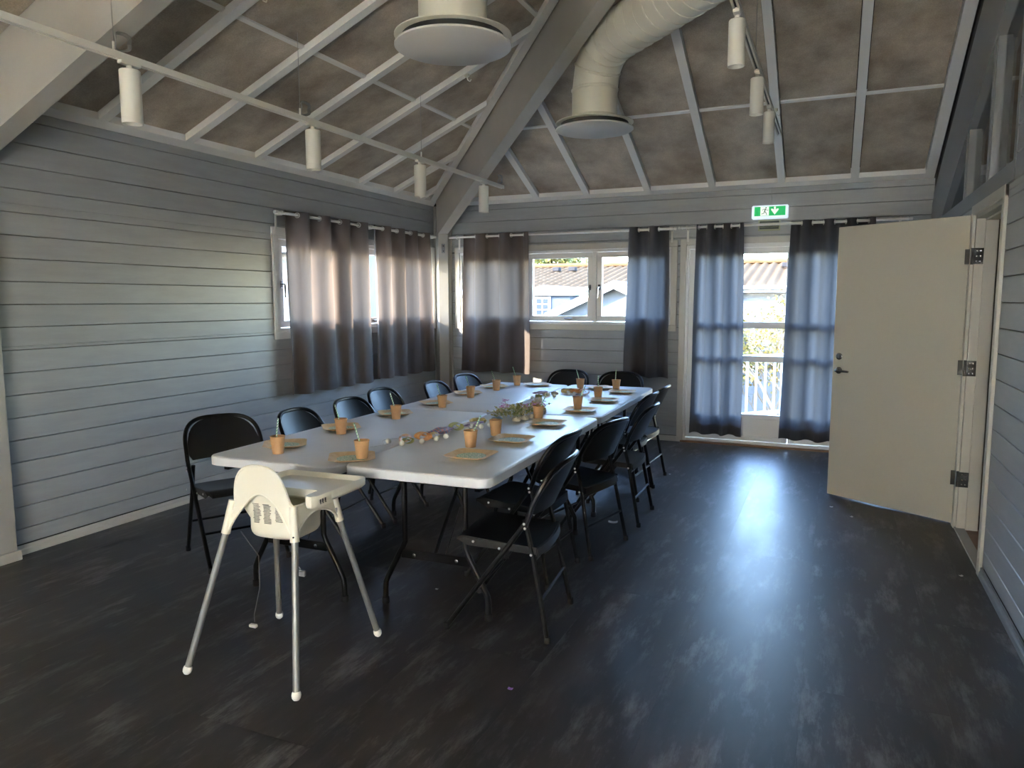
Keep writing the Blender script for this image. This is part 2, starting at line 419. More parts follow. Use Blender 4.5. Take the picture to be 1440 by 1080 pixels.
wl = backing('wall_left', 'x', -.16, -.018, YR, .16, HC + .12, hl, 'left wall of pale grey horizontal planks with a curtained window')
planks(wl, 'x', 1, -5.235, -.09, HC, hl)
MB().box((-.018, YR, 0), (0, -5.235, HC)).build('wall_sheet', m_wallrear, wl, smooth=False)
wb = backing('wall_back', 'y', .018, .16, -.16, W + .16, HC + .12, hb, 'back wall of grey horizontal planks with window and balcony door')
# one butt joint high above the balcony door, as in the photo
planks(wb, 'y', 1, .09, 3.80, HC, hb)
planks(wb, 'y', 1, 3.80, W, HC, hb)

# right wall (x = W .. W+.13): door opening + triangular inner windows
def gz(y): return 1.908 + .405 * (-y)      # lower edge of gable board
TRI = [(-1.80, -.76), (-2.66, -1.86), (-3.42, -2.72)]
wr = backing('wall_right', 'x', W + .018, W + .12, YR, .16, 2.12, [(DR[0], DR[1], -1, DR[3])], 'right wall of pale grey horizontal planks around the open inner door')
planks(wr, 'x', -1, YR if False else -6.2, -.0, 2.105, [(DR[0], DR[1], -1, DR[3])])
MB().box((W, YR, 0), (W + .018, -6.2, 2.1)).build('wall_sheet', m_wallrear, wr, smooth=False)
# sill board under the triangular windows
MB().cbox((W - .006, -3.46, 2.108), (W + .12, -.001, 2.212), .003).build('sill_board', m_gable, wr)
# gable wall above: planks behind y<-3.42
mb = MB()
def ceilz(y): return 2.63 + S * min(-y, 10.6 + y) if y > -5.2 else 2.63 + S * (10.4 + y)
mb.prism([(-3.43, 2.2), (-3.43, 4.25), (-5.2, 4.98), (YR, 2.7), (YR, 2.1), (-3.43, 2.1)], 0, W + .02, W + .12)
mb.build('gable_backing', m_plankback, wr, smooth=False, fix=True)
k = 0
z = 2.106
while z < 4.7:
    # extents clipped by slope
    yl = -3.43 if z + .13 < gz(-3.43) + .3 else -((z + .13 - 2.5) / .43)
    yr_ = -10.4 + max(0, (z - 2.6)) / .43
    yl = min(yl, -3.43)
    if yl - yr_ > .1:
        pts = [(W, z + .004), (W + .004, z + .0), (W + .018, z), (W + .018, z + .1297), (W + .004, z + .1297), (W, z + .1257)]
        MB().prism(pts, 1, max(yr_, -7.5), yl).build('plank', m_plank, wr, smooth=False, fix=True)
    z += .1341
# gable boards following the slope
def slopeboard(y0, y1, zlo0, zhi0, slope, x0, x1):
    # zlo0/zhi0 are heights at y=0
    return MB().prism([(y0, zlo0 - slope * y0), (y1, zlo0 - slope * y1), (y1, zhi0 - slope * y1), (y0, zhi0 - slope * y0)], 0, x0, x1)
b1 = MB().prism([(-.001, 2.212), (-.75, 2.212), (-5.2, 4.01), (-5.2, 4.62), (-.001, 2.40)], 0, W - .012, W + .12)
b1.build('gable_board', m_gable, wr, smooth=False, fix=True)
slopeboard(-.001, -5.2, 2.405, 2.50, S - .005, W - .004, W + .12).build('gable_board', m_gable, wr, smooth=False, fix=True)
slopeboard(-.001, -5.2, 2.50, 2.72, S, W + .01, W + .12).build('gable_board', m_plankback, wr, smooth=False, fix=True)

# triangular interior windows
for n, (ya, yb) in enumerate(TRI):
    zt0, zt1 = gz(ya), gz(yb)
    r = sroot('window_%d' % (3 + n), ['small triangular inner window nearest the back wall', 'taller sloping inner window above the open door', 'tallest sloping inner window above the door frame'][n])
    c = .028
    if n == 0:
        fr = MB().prism([(ya, 2.212), (ya + c, 2.212), (ya + c, zt0 - .012), (ya, zt0)], 0, W + .0, W + .07)
    else:
        fr = MB().prism([(ya, 2.212), (ya + c, 2.212), (ya + c, zt0 - .012), (ya, zt0)], 0, W + .0, W + .07)
        fr.prism([(yb - c, 2.212), (yb, 2.212), (yb, zt1), (yb - c, zt1 + .012)], 0, W + .0, W + .07)
    fr.build('window_frame', m_gable, r, smooth=False, fix=True)
    MB().prism([(ya + .02, 2.215), (yb - .01, 2.215), (yb - .01, max(zt1, 2.216)), (ya + .02, zt0)], 0, W + .04, W + .046).build('pane', m_glass, r, smooth=False, fix=True)
# mullion posts between
for y0, y1 in ((-1.86, -1.80), (-2.72, -2.66), (-3.47, -3.42)):
    MB().prism([(y0, 2.21), (y1, 2.21), (y1, gz(y1) + .02), (y0, gz(y0) + .02)], 0, W - .004, W + .1).build('mullion_post', m_gable, wr, smooth=False, fix=True)

# hallway beyond the right wall
mb = MB().box((W + .12, -6.5, -.12), (W + 2.2, .16, -.01))
struct(mb, 'floor_hallway', m_hallwood, 'brown wooden hallway floor seen past the open door', smooth=False)
mb = MB().box((W + 1.9, -6.5, -.1), (W + 2.0, .16, 5.2)).box((W + .12, .02, -.1), (W + 2, .16, 4.0)).box((W + .12, -6.5, -.1), (W + 2, -6.4, 5.2))
struct(mb, 'wall_hallway', m_halldark, 'dark hallway wall behind the inner windows', smooth=False)
mb = MB().prism([(.16, 2.7), (-5.2, 5.05), (-6.5, 5.05), (-6.5, 5.15), (-5.2, 5.15), (.16, 2.8)], 0, W + .12, W + 2.0)
struct(mb, 'ceiling_hallway', m_hallwood, 'brown sloping hallway ceiling', smooth=False, fix=True)
hr = sroot('trim_1', 'brown and grey boards glimpsed through the inner windows')
for yy, w_, m_ in ((-3.2, .16, m_thresh), (-2.35, .12, m_thresh), (-1.2, .1, m_gable)):
    MB().cbox((W + .9, yy - w_ / 2, .0), (W + .96, yy + w_ / 2, 3.6)).build('board', m_, hr)
MB().cbox((W + .86, -3.6, 2.46), (W + .9, -.3, 2.52)).build('board', m_gable, hr)

# rear wall and rear left side, behind the camera
backing('wall_rear', 'y', YR - .14, YR, -.16, W + .16, HC + .12, [(2.2, 5.0, .25, 2.05)], 'pale wall behind the camera with a wide window', m_wallrear)
rw = sroot('window_6', 'wide window behind the camera')
for a in (2.2, 3.57, 4.94): MB().cbox((a, YR - .1, .25), (a + .06, YR - .02, 2.05)).build('window_frame', m_white, rw)
for a in (.25, 1.99): MB().cbox((2.2, YR - .1, a), (5.0, YR - .02, a + .06)).build('window_frame', m_white, rw)
MB().box((2.22, YR - .065, .27), (4.98, YR - .06, 2.03)).build('pane', m_glassclear, rw, smooth=False)

m_warmblind = mat('cream_warming_blind_cloth', (.88, .84, .77), .8, bump=(200, .3, U), trans=.90)  # unseen blind added to turn the rear daylight warm and diffuse
bl = thing('added_warming_blind', 'added cream blind behind the camera that warms the rear light', 'blind', (3.6, YR + .03, 2.12))
MB().box((-1.48, -.001, -1.95), (1.48, .001, 0)).build('cloth', m_warmblind, bl, smooth=False); MB().tube([(-1.5, 0, .02), (1.5, 0, .02)], .03, 12).build('roller', m_white, bl)
# ---- baseboards
MB_ = MB().prism([(0, 0), (.016, 0), (.016, .03), (.011, .04), (.011, .058), (0, .058)], 1, -5.235, -.1)
struct(MB_, 'baseboard_left', m_trim, 'pale baseboard along the left wall', smooth=False, fix=True)
struct(MB().prism([(0, 0), (-.016, 0), (-.016, .03), (-.011, .04), (-.011, .058), (0, .058)], 0, .1, 2.9), 'baseboard_back', m_trim, 'pale baseboard under the back window', smooth=False, fix=True) if False else None
bb = MB(); pr = [(0, 0), (-.016, 0), (-.016, .03), (-.011, .04), (-.011, .058), (0, .058)]
bb.add([(t, p[0], p[1]) for t in (.12, 2.905) for p in pr], [(0, 1, 2, 3, 4, 5), (11, 10, 9, 8, 7, 6)] + [(i, 6 + i, 6 + (i + 1) % 6, (i + 1) % 6) for i in range(6)])
struct(bb, 'baseboard_back', m_trim, 'pale baseboard under the back window', smooth=False, fix=True)
bb = MB().prism([(W, 0), (W - .016, 0), (W - .016, .03), (W - .011, .04), (W - .011, .058), (W, .058)], 1, -6.2, -3.345)
bb.prism([(W, 0), (W - .016, 0), (W - .016, .03), (W - .011, .04), (W - .011, .058), (W, .058)], 1, -2.30, -.0)
struct(bb, 'baseboard_right', m_gable, 'grey baseboard along the right wall', smooth=False, fix=True)

# ---- corner post + left pilaster
def diag_box(c0, c1, t0, t1, z0, z1):      # box in (along-diagonal t, across c) coords about corner
    e = Vector((1, -1, 0)) / math.sqrt(2); a = Vector((1, 1, 0)) / math.sqrt(2)
    V = [e * t + a * c + Vector((0, 0, z)) for z in (z0, z1) for t, c in ((t0, c0), (t1, c0), (t1, c1), (t0, c1))]
    return MB().add(V, [(0, 3, 2, 1), (4, 5, 6, 7), (0, 1, 5, 4), (1, 2, 6, 5), (2, 3, 7, 6), (3, 0, 4, 7)])
cp = sroot('trim_2', 'pale square post in the room corner under the diagonal beam')
diag_box(-.058, .058, .02, .215, 0, 2.32).build('post', m_beam, cp, smooth=False, fix=True)
MB().box((0, -.108, 0), (.03, -.02, HC)).build('corner_board', m_beam, cp, smooth=False)
MB().box((.03, -.03, 0), (.19, 0, HC)).build('corner_board', m_beam, cp, smooth=False)
pl = diag_box(-.022, .022, .215, .219, 2.075, 2.185).build('bracket_plate', m_gable, cp, smooth=False, fix=True)
for zz in (2.10, 2.16):
    e = Vector((1, -1, 0)) / math.sqrt(2); R = Vector((0, 0, 1)).rotation_difference(e).to_matrix()
    MB().lathe([(.008, 0), (.008, .004), (.004, .006)], 10, tuple(e * .219 + Vector((0, 0, zz))), R).build('bolt', m_steel, pl)
pi_ = sroot('trim_3', 'pale pilaster at the far left edge')
MB().cbox((0, -5.36, 0), (.07, -5.235, 2.6), .003).build('post', m_beam, pi_)
MB().cbox((0, -5.375, 0), (.088, -5.222, .06), .003).build('plinth', m_trim, pi_)

# ---- roof: ceiling panels, battens
ceil = sroot('ceiling', 'pavilion ceiling of mottled brown grey panels between pale battens')
def clip(poly, a, b, c):        # keep a*x+b*y<=c
    out = []
    for i in range(len(poly)):
        p, q = poly[i], poly[(i + 1) % len(poly)]
        fp = a * p[0] + b * p[1] - c; fq = a * q[0] + b * q[1] - c
        if fp <= 0: out.append(p)
        if fp * fq < 0:
            t = fp / (fp - fq); out.append((p[0] + t * (q[0] - p[0]), p[1] + t * (q[1] - p[1])))
    return out
def slab(poly, side, off0, off1, name, material):
    """poly in plan (x,y); side 'L' slope z=HC+S*x, 'B' slope z=HC-S*y, 'R' rear slope; offsets are vertical"""
    if len(poly) < 3: return
    if side == 'L': zf = lambda p: HC + S * p[0]
    elif side == 'B': zf = lambda p: HC - S * p[1]
    else: zf = lambda p: HC + S * (p[1] + 10.56)
    n = len(poly)
    V = [(p[0], p[1], zf(p) + off0) for p in poly] + [(p[0], p[1], zf(p) + off1) for p in poly]
    F = [tuple(range(n))[::-1], tuple(range(n, 2 * n))] + [(i, (i + 1) % n, n + (i + 1) % n, n + i) for i in range(n)]
    return MB().add(V, F).build(name, material, ceil, smooth=False, fix=True)
CH = .245      # hip trim outer offset (x+y <= -CH on left side)
YL = [-.50, -1.05, -1.68, -2.40, -3.11, -3.81, -4.50]
XB = [.72, 1.30, 1.89, 2.56, 3.225, 3.89, 4.544]
DD = [.075, 1.15, 2.27, 3.40, 4.52, 5.3]
BW = .034; PZ = .045; G = .007
def hipclipL(p, c): return clip(p, 1, 1, -c)
def hipclipB(p, c): return clip(p, -1, -1, -c)
ye = [-.18] + YL + [-5.235]
for i in range(len(ye) - 1):
    ya = ye[i + 1] + (BW + G if i + 1 < len(ye) - 1 else 0); yb = ye[i] - (BW + G if i > 0 else 0)
    for j in range(len(DD) - 1):
        xa = DD[j] + (.004 if j == 0 else .018); xb = DD[j + 1] - .018
        slab(hipclipL([(xa, ya), (xb, ya), (xb, yb), (xa, yb)], CH + .008), 'L', PZ, PZ + .012, 'ceiling_panel', m_panel)
        if j > 0:
            q = hipclipL([(DD[j] - .014, ya - .005), (DD[j] + .014, ya - .005), (DD[j] + .014, yb + .005), (DD[j] - .014, yb + .005)], CH)
            slab(q, 'L', PZ - .008, PZ + .02, 'cross_batten', m_batten)
for y in YL: slab(hipclipL([(.07, y - BW), (5.3, y - BW), (5.3, y + BW), (.07, y + BW)], CH), 'L', 0, PZ + .05, 'batten', m_batten)
xe = [.2] + XB + [5.13]
for i in range(len(xe) - 1):
    xa = xe[i] + (BW + G if i > 0 else 0); xb = xe[i + 1] - (BW + G if i + 1 < len(xe) - 1 else .008)
    if i == 0: continue
    if i == 1: xa = .3
    for j in range(len(DD) - 1):
        ya, yb = -DD[j + 1] + .018, -DD[j] - (.004 if j == 0 else .018)
        slab(hipclipB([(xa, ya), (xb, ya), (xb, yb), (xa, yb)], -.16), 'B', PZ, PZ + .012, 'ceiling_panel', m_panel)
        if j > 0:
            q = hipclipB([(xa - .005, -DD[j] - .014), (xb + .005, -DD[j] - .014), (xb + .005, -DD[j] + .014), (xa - .005, -DD[j] + .014)], -.12)
            slab(q, 'B', PZ - .008, PZ + .02, 'cross_batten', m_batten)
for xx in XB[1:]: slab(hipclipB([(xx - BW, -5.3), (xx + BW, -5.3), (xx + BW, -.07), (xx - BW, -.07)], -.10), 'B', 0, PZ + .05, 'batten', m_batten)
# eave strips, hip strips, right edge strip
slab(hipclipL([(0, -5.235), (.078, -5.235), (.078, -.05), (0, -.05)], .10), 'L', 0, PZ + .05, 'eave_strip', m_batten)
slab(hipclipB([(.02, -.078), (5.21, -.078), (5.21, 0), (.02, 0)], -.08), 'B', 0, PZ + .05, 'eave_strip', m_batten)
slab([(.02, -.02 - CH), (5.0, -5.0 - CH), (5.0, -5.0 - .12), (.02, -.02 - .12)], 'L', -.002, PZ + .05, 'hip_strip', m_batten)
slab([(.12, 0 - .02), (5.12, -5.02), (5.2, -4.96), (.2, .0)], 'B', -.002, PZ + .05, 'hip_strip', m_batten)
slab([(5.13, -5.0), (5.21, -5.0), (5.21, -.078), (5.13, -.078)], 'B', -.004, PZ + .05, 'edge_strip', m_batten)
# second half of the left slope behind the beam
for a, b in ((-5.36, -6.0), (-6.07, -6.9), (-6.97, -8.0)):
    slab([(.08, b), (4.4 + 0 * a, b), (4.4, a), (.08, a)], 'L', PZ, PZ + .012, 'ceiling_panel', m_panel)
for y in (-6.035, -6.935): slab([(.07, y - BW), (4.4, y - BW), (4.4, y + BW), (.07, y + BW)], 'L', 0, PZ + .05, 'batten', m_batten)
slab([(0, -10.4), (.078, -10.4), (.078, -5.36), (0, -5.36)], 'L', 0, PZ + .05, 'eave_strip', m_batten)
# roof deck above everything (closed shell, pyramid half)
ap = (5.25, -5.28, HC + .11 + S * 5.25)
mb = MB().add([(-.2, .2, HC + .06), (W + .2, .2, HC + .06), (W + .2, -10.7, HC + .06), (-.2, -10.7, HC + .06), ap, (W + .2, -5.28, ap[2])],
              [(0, 4, 1), (0, 3, 4), (3, 2, 4), (1, 4, 5), (2, 5, 4)])
mb.build('roof_deck', m_deck, ceil, smooth=False, fix=True)
mb = MB().box((W + .1, -10.7, 2.6), (W + .16, -6.5, 5.2)); mb.build('roof_deck', m_deck, ceil, smooth=False)
slab([(.1, -10.3), (5.1, -5.6), (5.2, -10.3)], 'R', .03, .05, 'ceiling_panel', m_wallrear)
slab(clip([(.1, -8.0), (4.4, -8.0), (4.4, -10.3), (.1, -10.3)], 1, -1, 10.4), 'L', PZ, PZ + .012, 'ceiling_panel', m_wallrear)

# ---- principal beams
def beam(name, p0, p1, width, drop, label):
    p0 = Vector(p0); p1 = Vector(p1); d = (p1 - p0); h = Vector((d.x, d.y, 0)).normalized(); n = Vector((-h.y, h.x, 0)) * width / 2
    V = []
    for p in (p0, p1):
        for s_ in (-1, 1):
            for dz in (0, drop): V.append(p + n * s_ + Vector((0, 0, dz)))
    mb = MB().add(V, [(0, 1, 3, 2), (4, 6, 7, 5), (0, 4, 5, 1), (2, 3, 7, 6), (0, 2, 6, 4), (1, 5, 7, 3)])
    return struct(mb, name, m_beam, label, smooth=False, fix=True)
DRP = .43
zb = 2.235
c_ = .152
beam('trim_4', (.10, -.10, zb + S * .10), (5.15, -5.15, zb + S * 5.15), .116, DRP, 'wide pale diagonal beam rising from the room corner')
beam('trim_5', (0, -5.297, zb + .015), (5.2, -5.297, zb + .015 + S * 5.2), .116, DRP, 'wide pale beam rising from the left wall, top left')

# ------------------------------------------------------------------ windows and balcony door
def mapper(side):
    if side == 'L': return lambda u, n, z: (n, u, z)
    return lambda u, n, z: (u, -n, z)
def mbox(mb, side, u0, u1, n0, n1, z0, z1, c=.003):
    f = mapper(side); a = f(u0, n0, z0); b = f(u1, n1, z1)
    lo = tuple(min(p, q) for p, q in zip(a, b)); hi = tuple(max(p, q) for p, q in zip(a, b))
    return mb.cbox(lo, hi, c) if c else mb.box(lo, hi)
def frame4(mb, side, u0, u1, n0, n1, z0, z1, w, c=.003):
    mbox(mb, side, u0, u1, n0, n1, z0, z0 + w, c); mbox(mb, side, u0, u1, n0, n1, z1 - w, z1, c)
    mbox(mb, side, u0, u0 + w, n0, n1, z0 + w, z1 - w, c); mbox(mb, side, u1 - w, u1, n0, n1, z0 + w, z1 - w, c); return mb
def handle(side, u, n, z, par, down=True, sgn=1):
    f = mapper(side); mb = MB()
    mbox(mb, side, u - .013, u + .013, n, n + .008, z - .03, z + .03, .002)
    mb.tube([f(u, n + .006, z), f(u, n + .04, z), f(u + .004 * sgn, n + .048, z - .012), f(u + .006 * sgn, n + .05, z - .115)], [.008, .008, .008, .006], 8)
    return mb.build('window_handle', m_steel, par)
def window(name, side, op, label, hs):
    u0, u1, z0, z1 = op; r = sroot(name, label)
    cw = .065
    frame4(MB(), side, u0 - cw + .005, u1 + cw - .005, 0, .018, z0 - cw, z1 + cw, cw).build('casing', m_white if side == 'L' else m_trim, r)
    frame4(MB(), side, u0, u1, -.14, .004, z0, z1, .030).build('window_frame', m_white, r)
    cuts = [u0 + .03, -2.02, -.93, u1 - .03] if side == 'L' else [u0 + .03 + (u1 - u0 - .06) * i / 3 for i in range(4)]
    for i in range(3):
        a = cuts[i]; b = cuts[i + 1]
        if i: mbox(MB(), side, a - .022, a + .022, -.14, .002, z0 + .03, z1 - .03).build('mullion', m_white, r)
        a2 = a + (.024 if i else .003); b2 = b - (.024 if i < 2 else .003)
        s = frame4(MB(), side, a2, b2, -.06, -.012, z0 + .034, z1 - .034, .058).build('sash', m_white, r)
        mbox(MB(), side, a2 + .055, b2 - .055, -.04, -.032, z0 + .088, z1 - .088, 0).build('pane', m_glass, s, smooth=False)
        h = hs[i]
        if h: handle(side, (a2 + .03) if h < 0 else (b2 - .03), -.012, 1.66, s, sgn=h)
        mb = MB(); f = mapper(side); m = (a2 + b2) / 2 + .1
        mbox(mb, side, m - .04, m + .04, -.012, .004, z0 + .058, z0 + .072, .002); mb.tube([f(m - .03, .008, z0 + .062), f(m + .06, .02, z0 + .066)], .006, 8)
        mb.build('latch', m_steel, s)
    return r
window('window_1', 'L', OPL, 'white framed window in the left wall behind two curtains', [-1, 1, -1])
window('window_2', 'B', OPB, 'white framed three pane window in the back wall', [-1, 1, -1])

rd = sroot('door_1', 'glazed white balcony door behind dark curtains')
frame4(MB(), 'B', OPD[0] - .062, OPD[1] + .062, 0, .018, -.0, OPD[3] + .06, .062) 
mb = MB(); mbox(mb, 'B', 2.908, 2.972, 0, .018, 0, 2.15); mbox(mb, 'B', 4.948, 5.01, 0, .018, 0, 2.15); mbox(mb, 'B', 2.972, 4.948, 0, .018, 2.088, 2.15)
mb.build('casing', m_trim, rd)
mb = MB(); mbox(mb, 'B', 2.972, 3.0, -.13, .002, 0, 2.088); mbox(mb, 'B', 4.92, 4.948, -.13, .002, 0, 2.088); mbox(mb, 'B', 3.0, 4.92, -.13, .002, 2.05, 2.088)
mb.build('door_frame', m_white, rd)
mbox(MB(), 'B', 2.95, 4.97, -.13, .03, -.004, .018, .004).build('threshold', m_thresh, rd)
mbox(MB(), 'B', 3.0, 4.92, -.13, -.005, .018, .05, .003).build('sill_plate', m_white, rd)
for k_, (a, b) in enumerate(((3.003, 4.028), (4.034, 4.917))):
    lf = sroot('door_leaf'); lf.parent = rd
    del lf['kind']
    mb = MB(); st = .062
    mbox(mb, 'B', a, a + st, -.07, -.015, .055, 2.046); mbox(mb, 'B', b - st, b, -.07, -.015, .055, 2.046)
    mbox(mb, 'B', a + st, b - st, -.07, -.015, 1.985, 2.046); mbox(mb, 'B', a + st, b - st, -.07, -.015, .055, .105)
    mb.build('stile', m_white, lf)
    mbox(MB(), 'B', a + st, b - st, -.06, -.022, .105, .29, .004).build('bottom_panel', m_white, lf)
    mbox(MB(), 'B', a + st, b - st, -.07, -.015, .29, .335, .004).build('bottom_rail', m_white, lf)
    for z0, z1 in ((1.225, 1.292), (.882, .942)): mbox(MB(), 'B', a + st, b - st, -.07, -.018, z0, z1, .004).build('glazing_bar', m_white, lf)
    mbox(MB(), 'B', a + st - .002, b - st + .002, -.045, -.037, .333, 1.987, 0).build('pane', m_glass, lf, smooth=False)

# ------------------------------------------------------------------ curtain rods and curtains
def rod(side, u0, u1, z, n, label, brackets, ends=(1, 1)):
    f = mapper(side); t = thing('curtain_rod', label, 'curtain rod', f((u0 + u1) / 2, 0, z))
    MB().tube([f(u0, n, z), f((u0 + u1) / 2, n, z), f(u1, n, z)], .0125, 12).build('rod', m_rod, t, world=True)
    mb = MB().tube([f((u0 + u1) / 2, n, z), f(u1, n, z)], .0145, 12); mb.build('rod_sleeve', m_rod, t, world=True)
    for e, on in zip((u0, u1), ends):
        if on:
            d = -1 if e == u0 else 1
            MB().tube([f(e, n, z), f(e + .012 * d, n, z), f(e + .02 * d, n, z), f(e + .032 * d, n, z), f(e + .05 * d, n, z)], [.017, .017, .012, .019, .015], 12).build('finial', m_rod, t, world=True)
    for u in brackets:
        mb = MB(); mbox(mb, side, u - .011, u + .011, .018, .024, 2.12, z + .02, .001); mb.tube([f(u, .02, z - .016), f(u, n + .004, z - .016)], .006, 8)
        mb.tube([f(u - .007, n, z), f(u + .007, n, z)], .019, 12)
        mb.build('bracket', m_rod, t, world=True)
    return t
ZR = 2.258
rod('L', -2.90, -.22, ZR, .085, 'white curtain rod above the left wall window', [-2.865, -1.53, -.28], (1, 0))
rod('B', .20, 2.83, ZR, .085, 'white curtain rod above the back wall window', [.30, 2.82], (0, 1))
rod('B', 2.945, 5.0, ZR + .004, .085, 'white curtain rod above the balcony door', [2.985, 4.95])

def curtain(side, u0t, u1t, u0b, u1b, zb_, n, material, label, seed, phase=0., A=.046, grp=None):
    rnd = random.Random(seed); f = mapper(side); zt = ZR + .029; off = .085
    t = thing('curtain', label, 'curtain', f((u0t + u1t) / 2, off, zb_))
    ph = [rnd.uniform(-.5, .5) for _ in range(8)]
    def fn(u, v):
        z = zt + (zb_ - zt) * v
        a = u0t + (u1t - u0t) * u; b = u0b + (u1b - u0b) * u
        sag = v ** .8
        uu = a + (b - a) * sag + .010 * v * math.sin(5.1 * u + 3 * ph[0]) + .004 * math.sin(9 * v + 7 * u + 6 * ph[1]) * v
        arg = 2 * PI * n * u + phase
        warp = arg + v * (.9 * ph[2] * math.sin(3 * u * PI) + .5 * ph[3] * math.sin(7 * u + 2 * v))
        s_ = math.sin(warp); q = -math.copysign(abs(s_) ** .62, s_)
        amp = A * (1 - .25 * v + .22 * v * math.sin(11 * u + 5 * ph[4]))
        nn = off + q * amp + .012 * v * math.sin(2 * PI * (n * .5) * u + 4 * ph[5] + 2.2 * v) + .0035 * math.sin(31 * u + 9 * v + ph[6]) * (.3 + v)
        zz = z + (.006 * math.sin(arg * 1.0 + 1) * v)
        return f(uu, nn, zz)
    NU = int(n * 22); NV = 46
    mb = MB().grid(fn, NU, NV); c = mb.build('cloth', material, t, world=True)
    # doubled bottom hem and top header
    def hem(u, v): p = Vector(fn(u, .955 + .045 * v)); q = Vector(f(0, .003, 0)); return tuple(p + q)
    MB().grid(hem, NU, 3).build('hem', material, t, world=True)
    def head(u, v): p = Vector(fn(u, .05 * v)); return tuple(p + Vector(f(0, .003, 0)))
    MB().grid(head, NU, 3).build('header', material, t, world=True)
    for k in range(int(2 * n) + 1):      # eyelets at the crossings
        u = (k * PI - phase) / (2 * PI * n)
        if u < .02 or u > .985: continue
        p = Vector(fn(u, (ZR - zt) / (zb_ - zt)))
        q2 = Vector(fn(min(u + .004, 1), (ZR - zt) / (zb_ - zt))); tg = (q2 - p).normalized(); tg.z = 0
        nrm = Vector((tg.y, -tg.x, 0)).normalized()
        up_ = Vector((0, 0, 1)); path = [p + (tg * math.cos(a) + up_ * math.sin(a)) * .021 for a in [2 * PI * i / 14 for i in range(14)]]
        MB().tube(path, .0045, 6, closed=True).build('eyelet', m_rod, t, world=True)
    return t
curtain('L', -2.816, -1.607, -2.80, -1.573, .69, 4, m_curt, 'grey brown curtain on the left wall, nearer to the camera', 1)
curtain('L', -1.469, -.375, -1.467, -.30, .70, 4, m_curt, 'grey brown curtain on the left wall, next to the corner post', 2)
curtain('B', .39, 1.228, .354, 1.256, .68, 2.75, m_curt, 'brown curtain at the left side of the back window', 3)
curtain('B', 2.375, 2.80, 2.337, 2.826, .69, 2.0, m_curt2, 'narrow gathered curtain at the right side of the back window', 4, phase=PI)
curtain('B', 3.088, 3.555, 3.06, 3.602, .116, 2.9, m_curt2, 'long charcoal curtain at the left of the balcony door', 5, phase=-.7)
curtain('B', 3.996, 4.74, 3.949, 4.80, .115, 3.8, m_curt2, 'long charcoal curtain beside the open cream door', 6)

# ------------------------------------------------------------------ inner door in the right wall
rdoor = sroot('door_2', 'wide open cream inner door with its frame in the right wall')
mb = MB()
mb.cbox((W - .018, DR[0] - .062, 0), (W + .001, DR[0] + .002, 2.105), .003).cbox((W - .018, DR[1] - .002, 0), (W + .001, DR[1] + .062, 2.105), .003)
mb.cbox((W - .0175, DR[0] - .062, 2.045), (W + .001, DR[1] + .062, 2.107), .003)
mb.build('casing', m_trim, rdoor)
mb = MB()
for y0, y1 in ((DR[0], DR[0] + .03), (DR[1] - .03, DR[1])):
    mb.cbox((W, y0, 0), (W + .12, y1, 2.05), .002)
mb.cbox((W, DR[0] + .03, 2.02), (W + .12, DR[1] - .03, 2.05), .002)
for y0, y1 in ((DR[0] + .03, DR[0] + .042), (DR[1] - .042, DR[1] - .03)): mb.cbox((W + .05, y0, 0), (W + .12, y1, 2.02), .002)
mb.cbox((W + .05, DR[0] + .042, 2.008), (W + .12, DR[1] - .042, 2.02), .002)
mb.build('door_frame', m_trim, rdoor)
MB().cbox((W - .012, DR[0] + .002, 0), (W + .05, DR[1] - .002, .012), .003).build('threshold', m_greythr, rdoor)
MB().cbox((W + .05, DR[0] + .002, -.005), (W + .19, DR[1] - .002, .006), .002).build('threshold', m_thresh, rdoor)
fe = Vector((4.425, -1.786, 0)); he = Vector((5.205, -2.300, 0)); dv = (he - fe).normalized(); nv = Vector((-dv.y, dv.x, 0))
if nv.y < 0: nv = -nv
Rm = Matrix((dv, nv, Vector((0, 0, 1)))).transposed(); LW = (he - fe).length
lf = MB().cbox((0, 0, .012), (LW, .042, 2.055), .003); 
lf.v = [tuple(Rm @ Vector(v) + fe) for v in lf.v]; leaf = lf.build('door_leaf', m_door, rdoor)
def leafmb(fn_):
    m_ = MB(); fn_(m_); m_.v = [tuple(Rm @ Vector(v) + fe) for v in m_.v]; return m_
RX = Matrix.Rotation(PI / 2, 3, 'X')
leafmb(lambda m_: m_.lathe([(.026, 0), (.026, .006), (.022, .009), (.012, .009), (.012, .013), (.001, .013)], 20, (.053, 0, 1.088), RX)).build('lock_rosette', m_steel, leaf)
def hh(m_):
    m_.lathe([(.026, 0), (.026, .006), (.022, .009), (.001, .009)], 20, (.055, 0, .982), RX)
    m_.tube([(.055, -.004, .982), (.055, -.045, .982), (.062, -.054, .982), (.08, -.057, .982), (.165, -.055, .980)], [.010, .010, .010, .010, .008], 10)
leafmb(hh).build('door_handle', m_steel, leaf)
def edge(m_): m_.cbox((-.001, .008, .9), (.001, .034, 1.16), .0003)
leafmb(edge).build('lock_plate', m_steel, leaf)
for z in (1.787, 1.071, .338):
    mb = MB().cbox((W - .008, DR[1] - .034, z - .05), (W + .052, DR[1] - .029, z + .05), .002)
    mb.tube([(W - .010, DR[1] - .026 + .01, z - .052), (W - .010, DR[1] - .026 + .01, z + .052)], .008, 10)
    mb.cbox((W - .045, DR[1] + .02, z - .048), (W - .01, DR[1] + .024, z + .048), .001)
    h_ = mb.build('hinge', m_blacksteel, rdoor)
    for dz in (-.033, 0, .033):
        for dx in (.014, .034):
            MB().lathe([(.0045, 0), (.0045, .001), (.002, .0015)], 8, (W + dx, DR[1] - .034, z + dz), RX).build('screw', m_steel, h_)

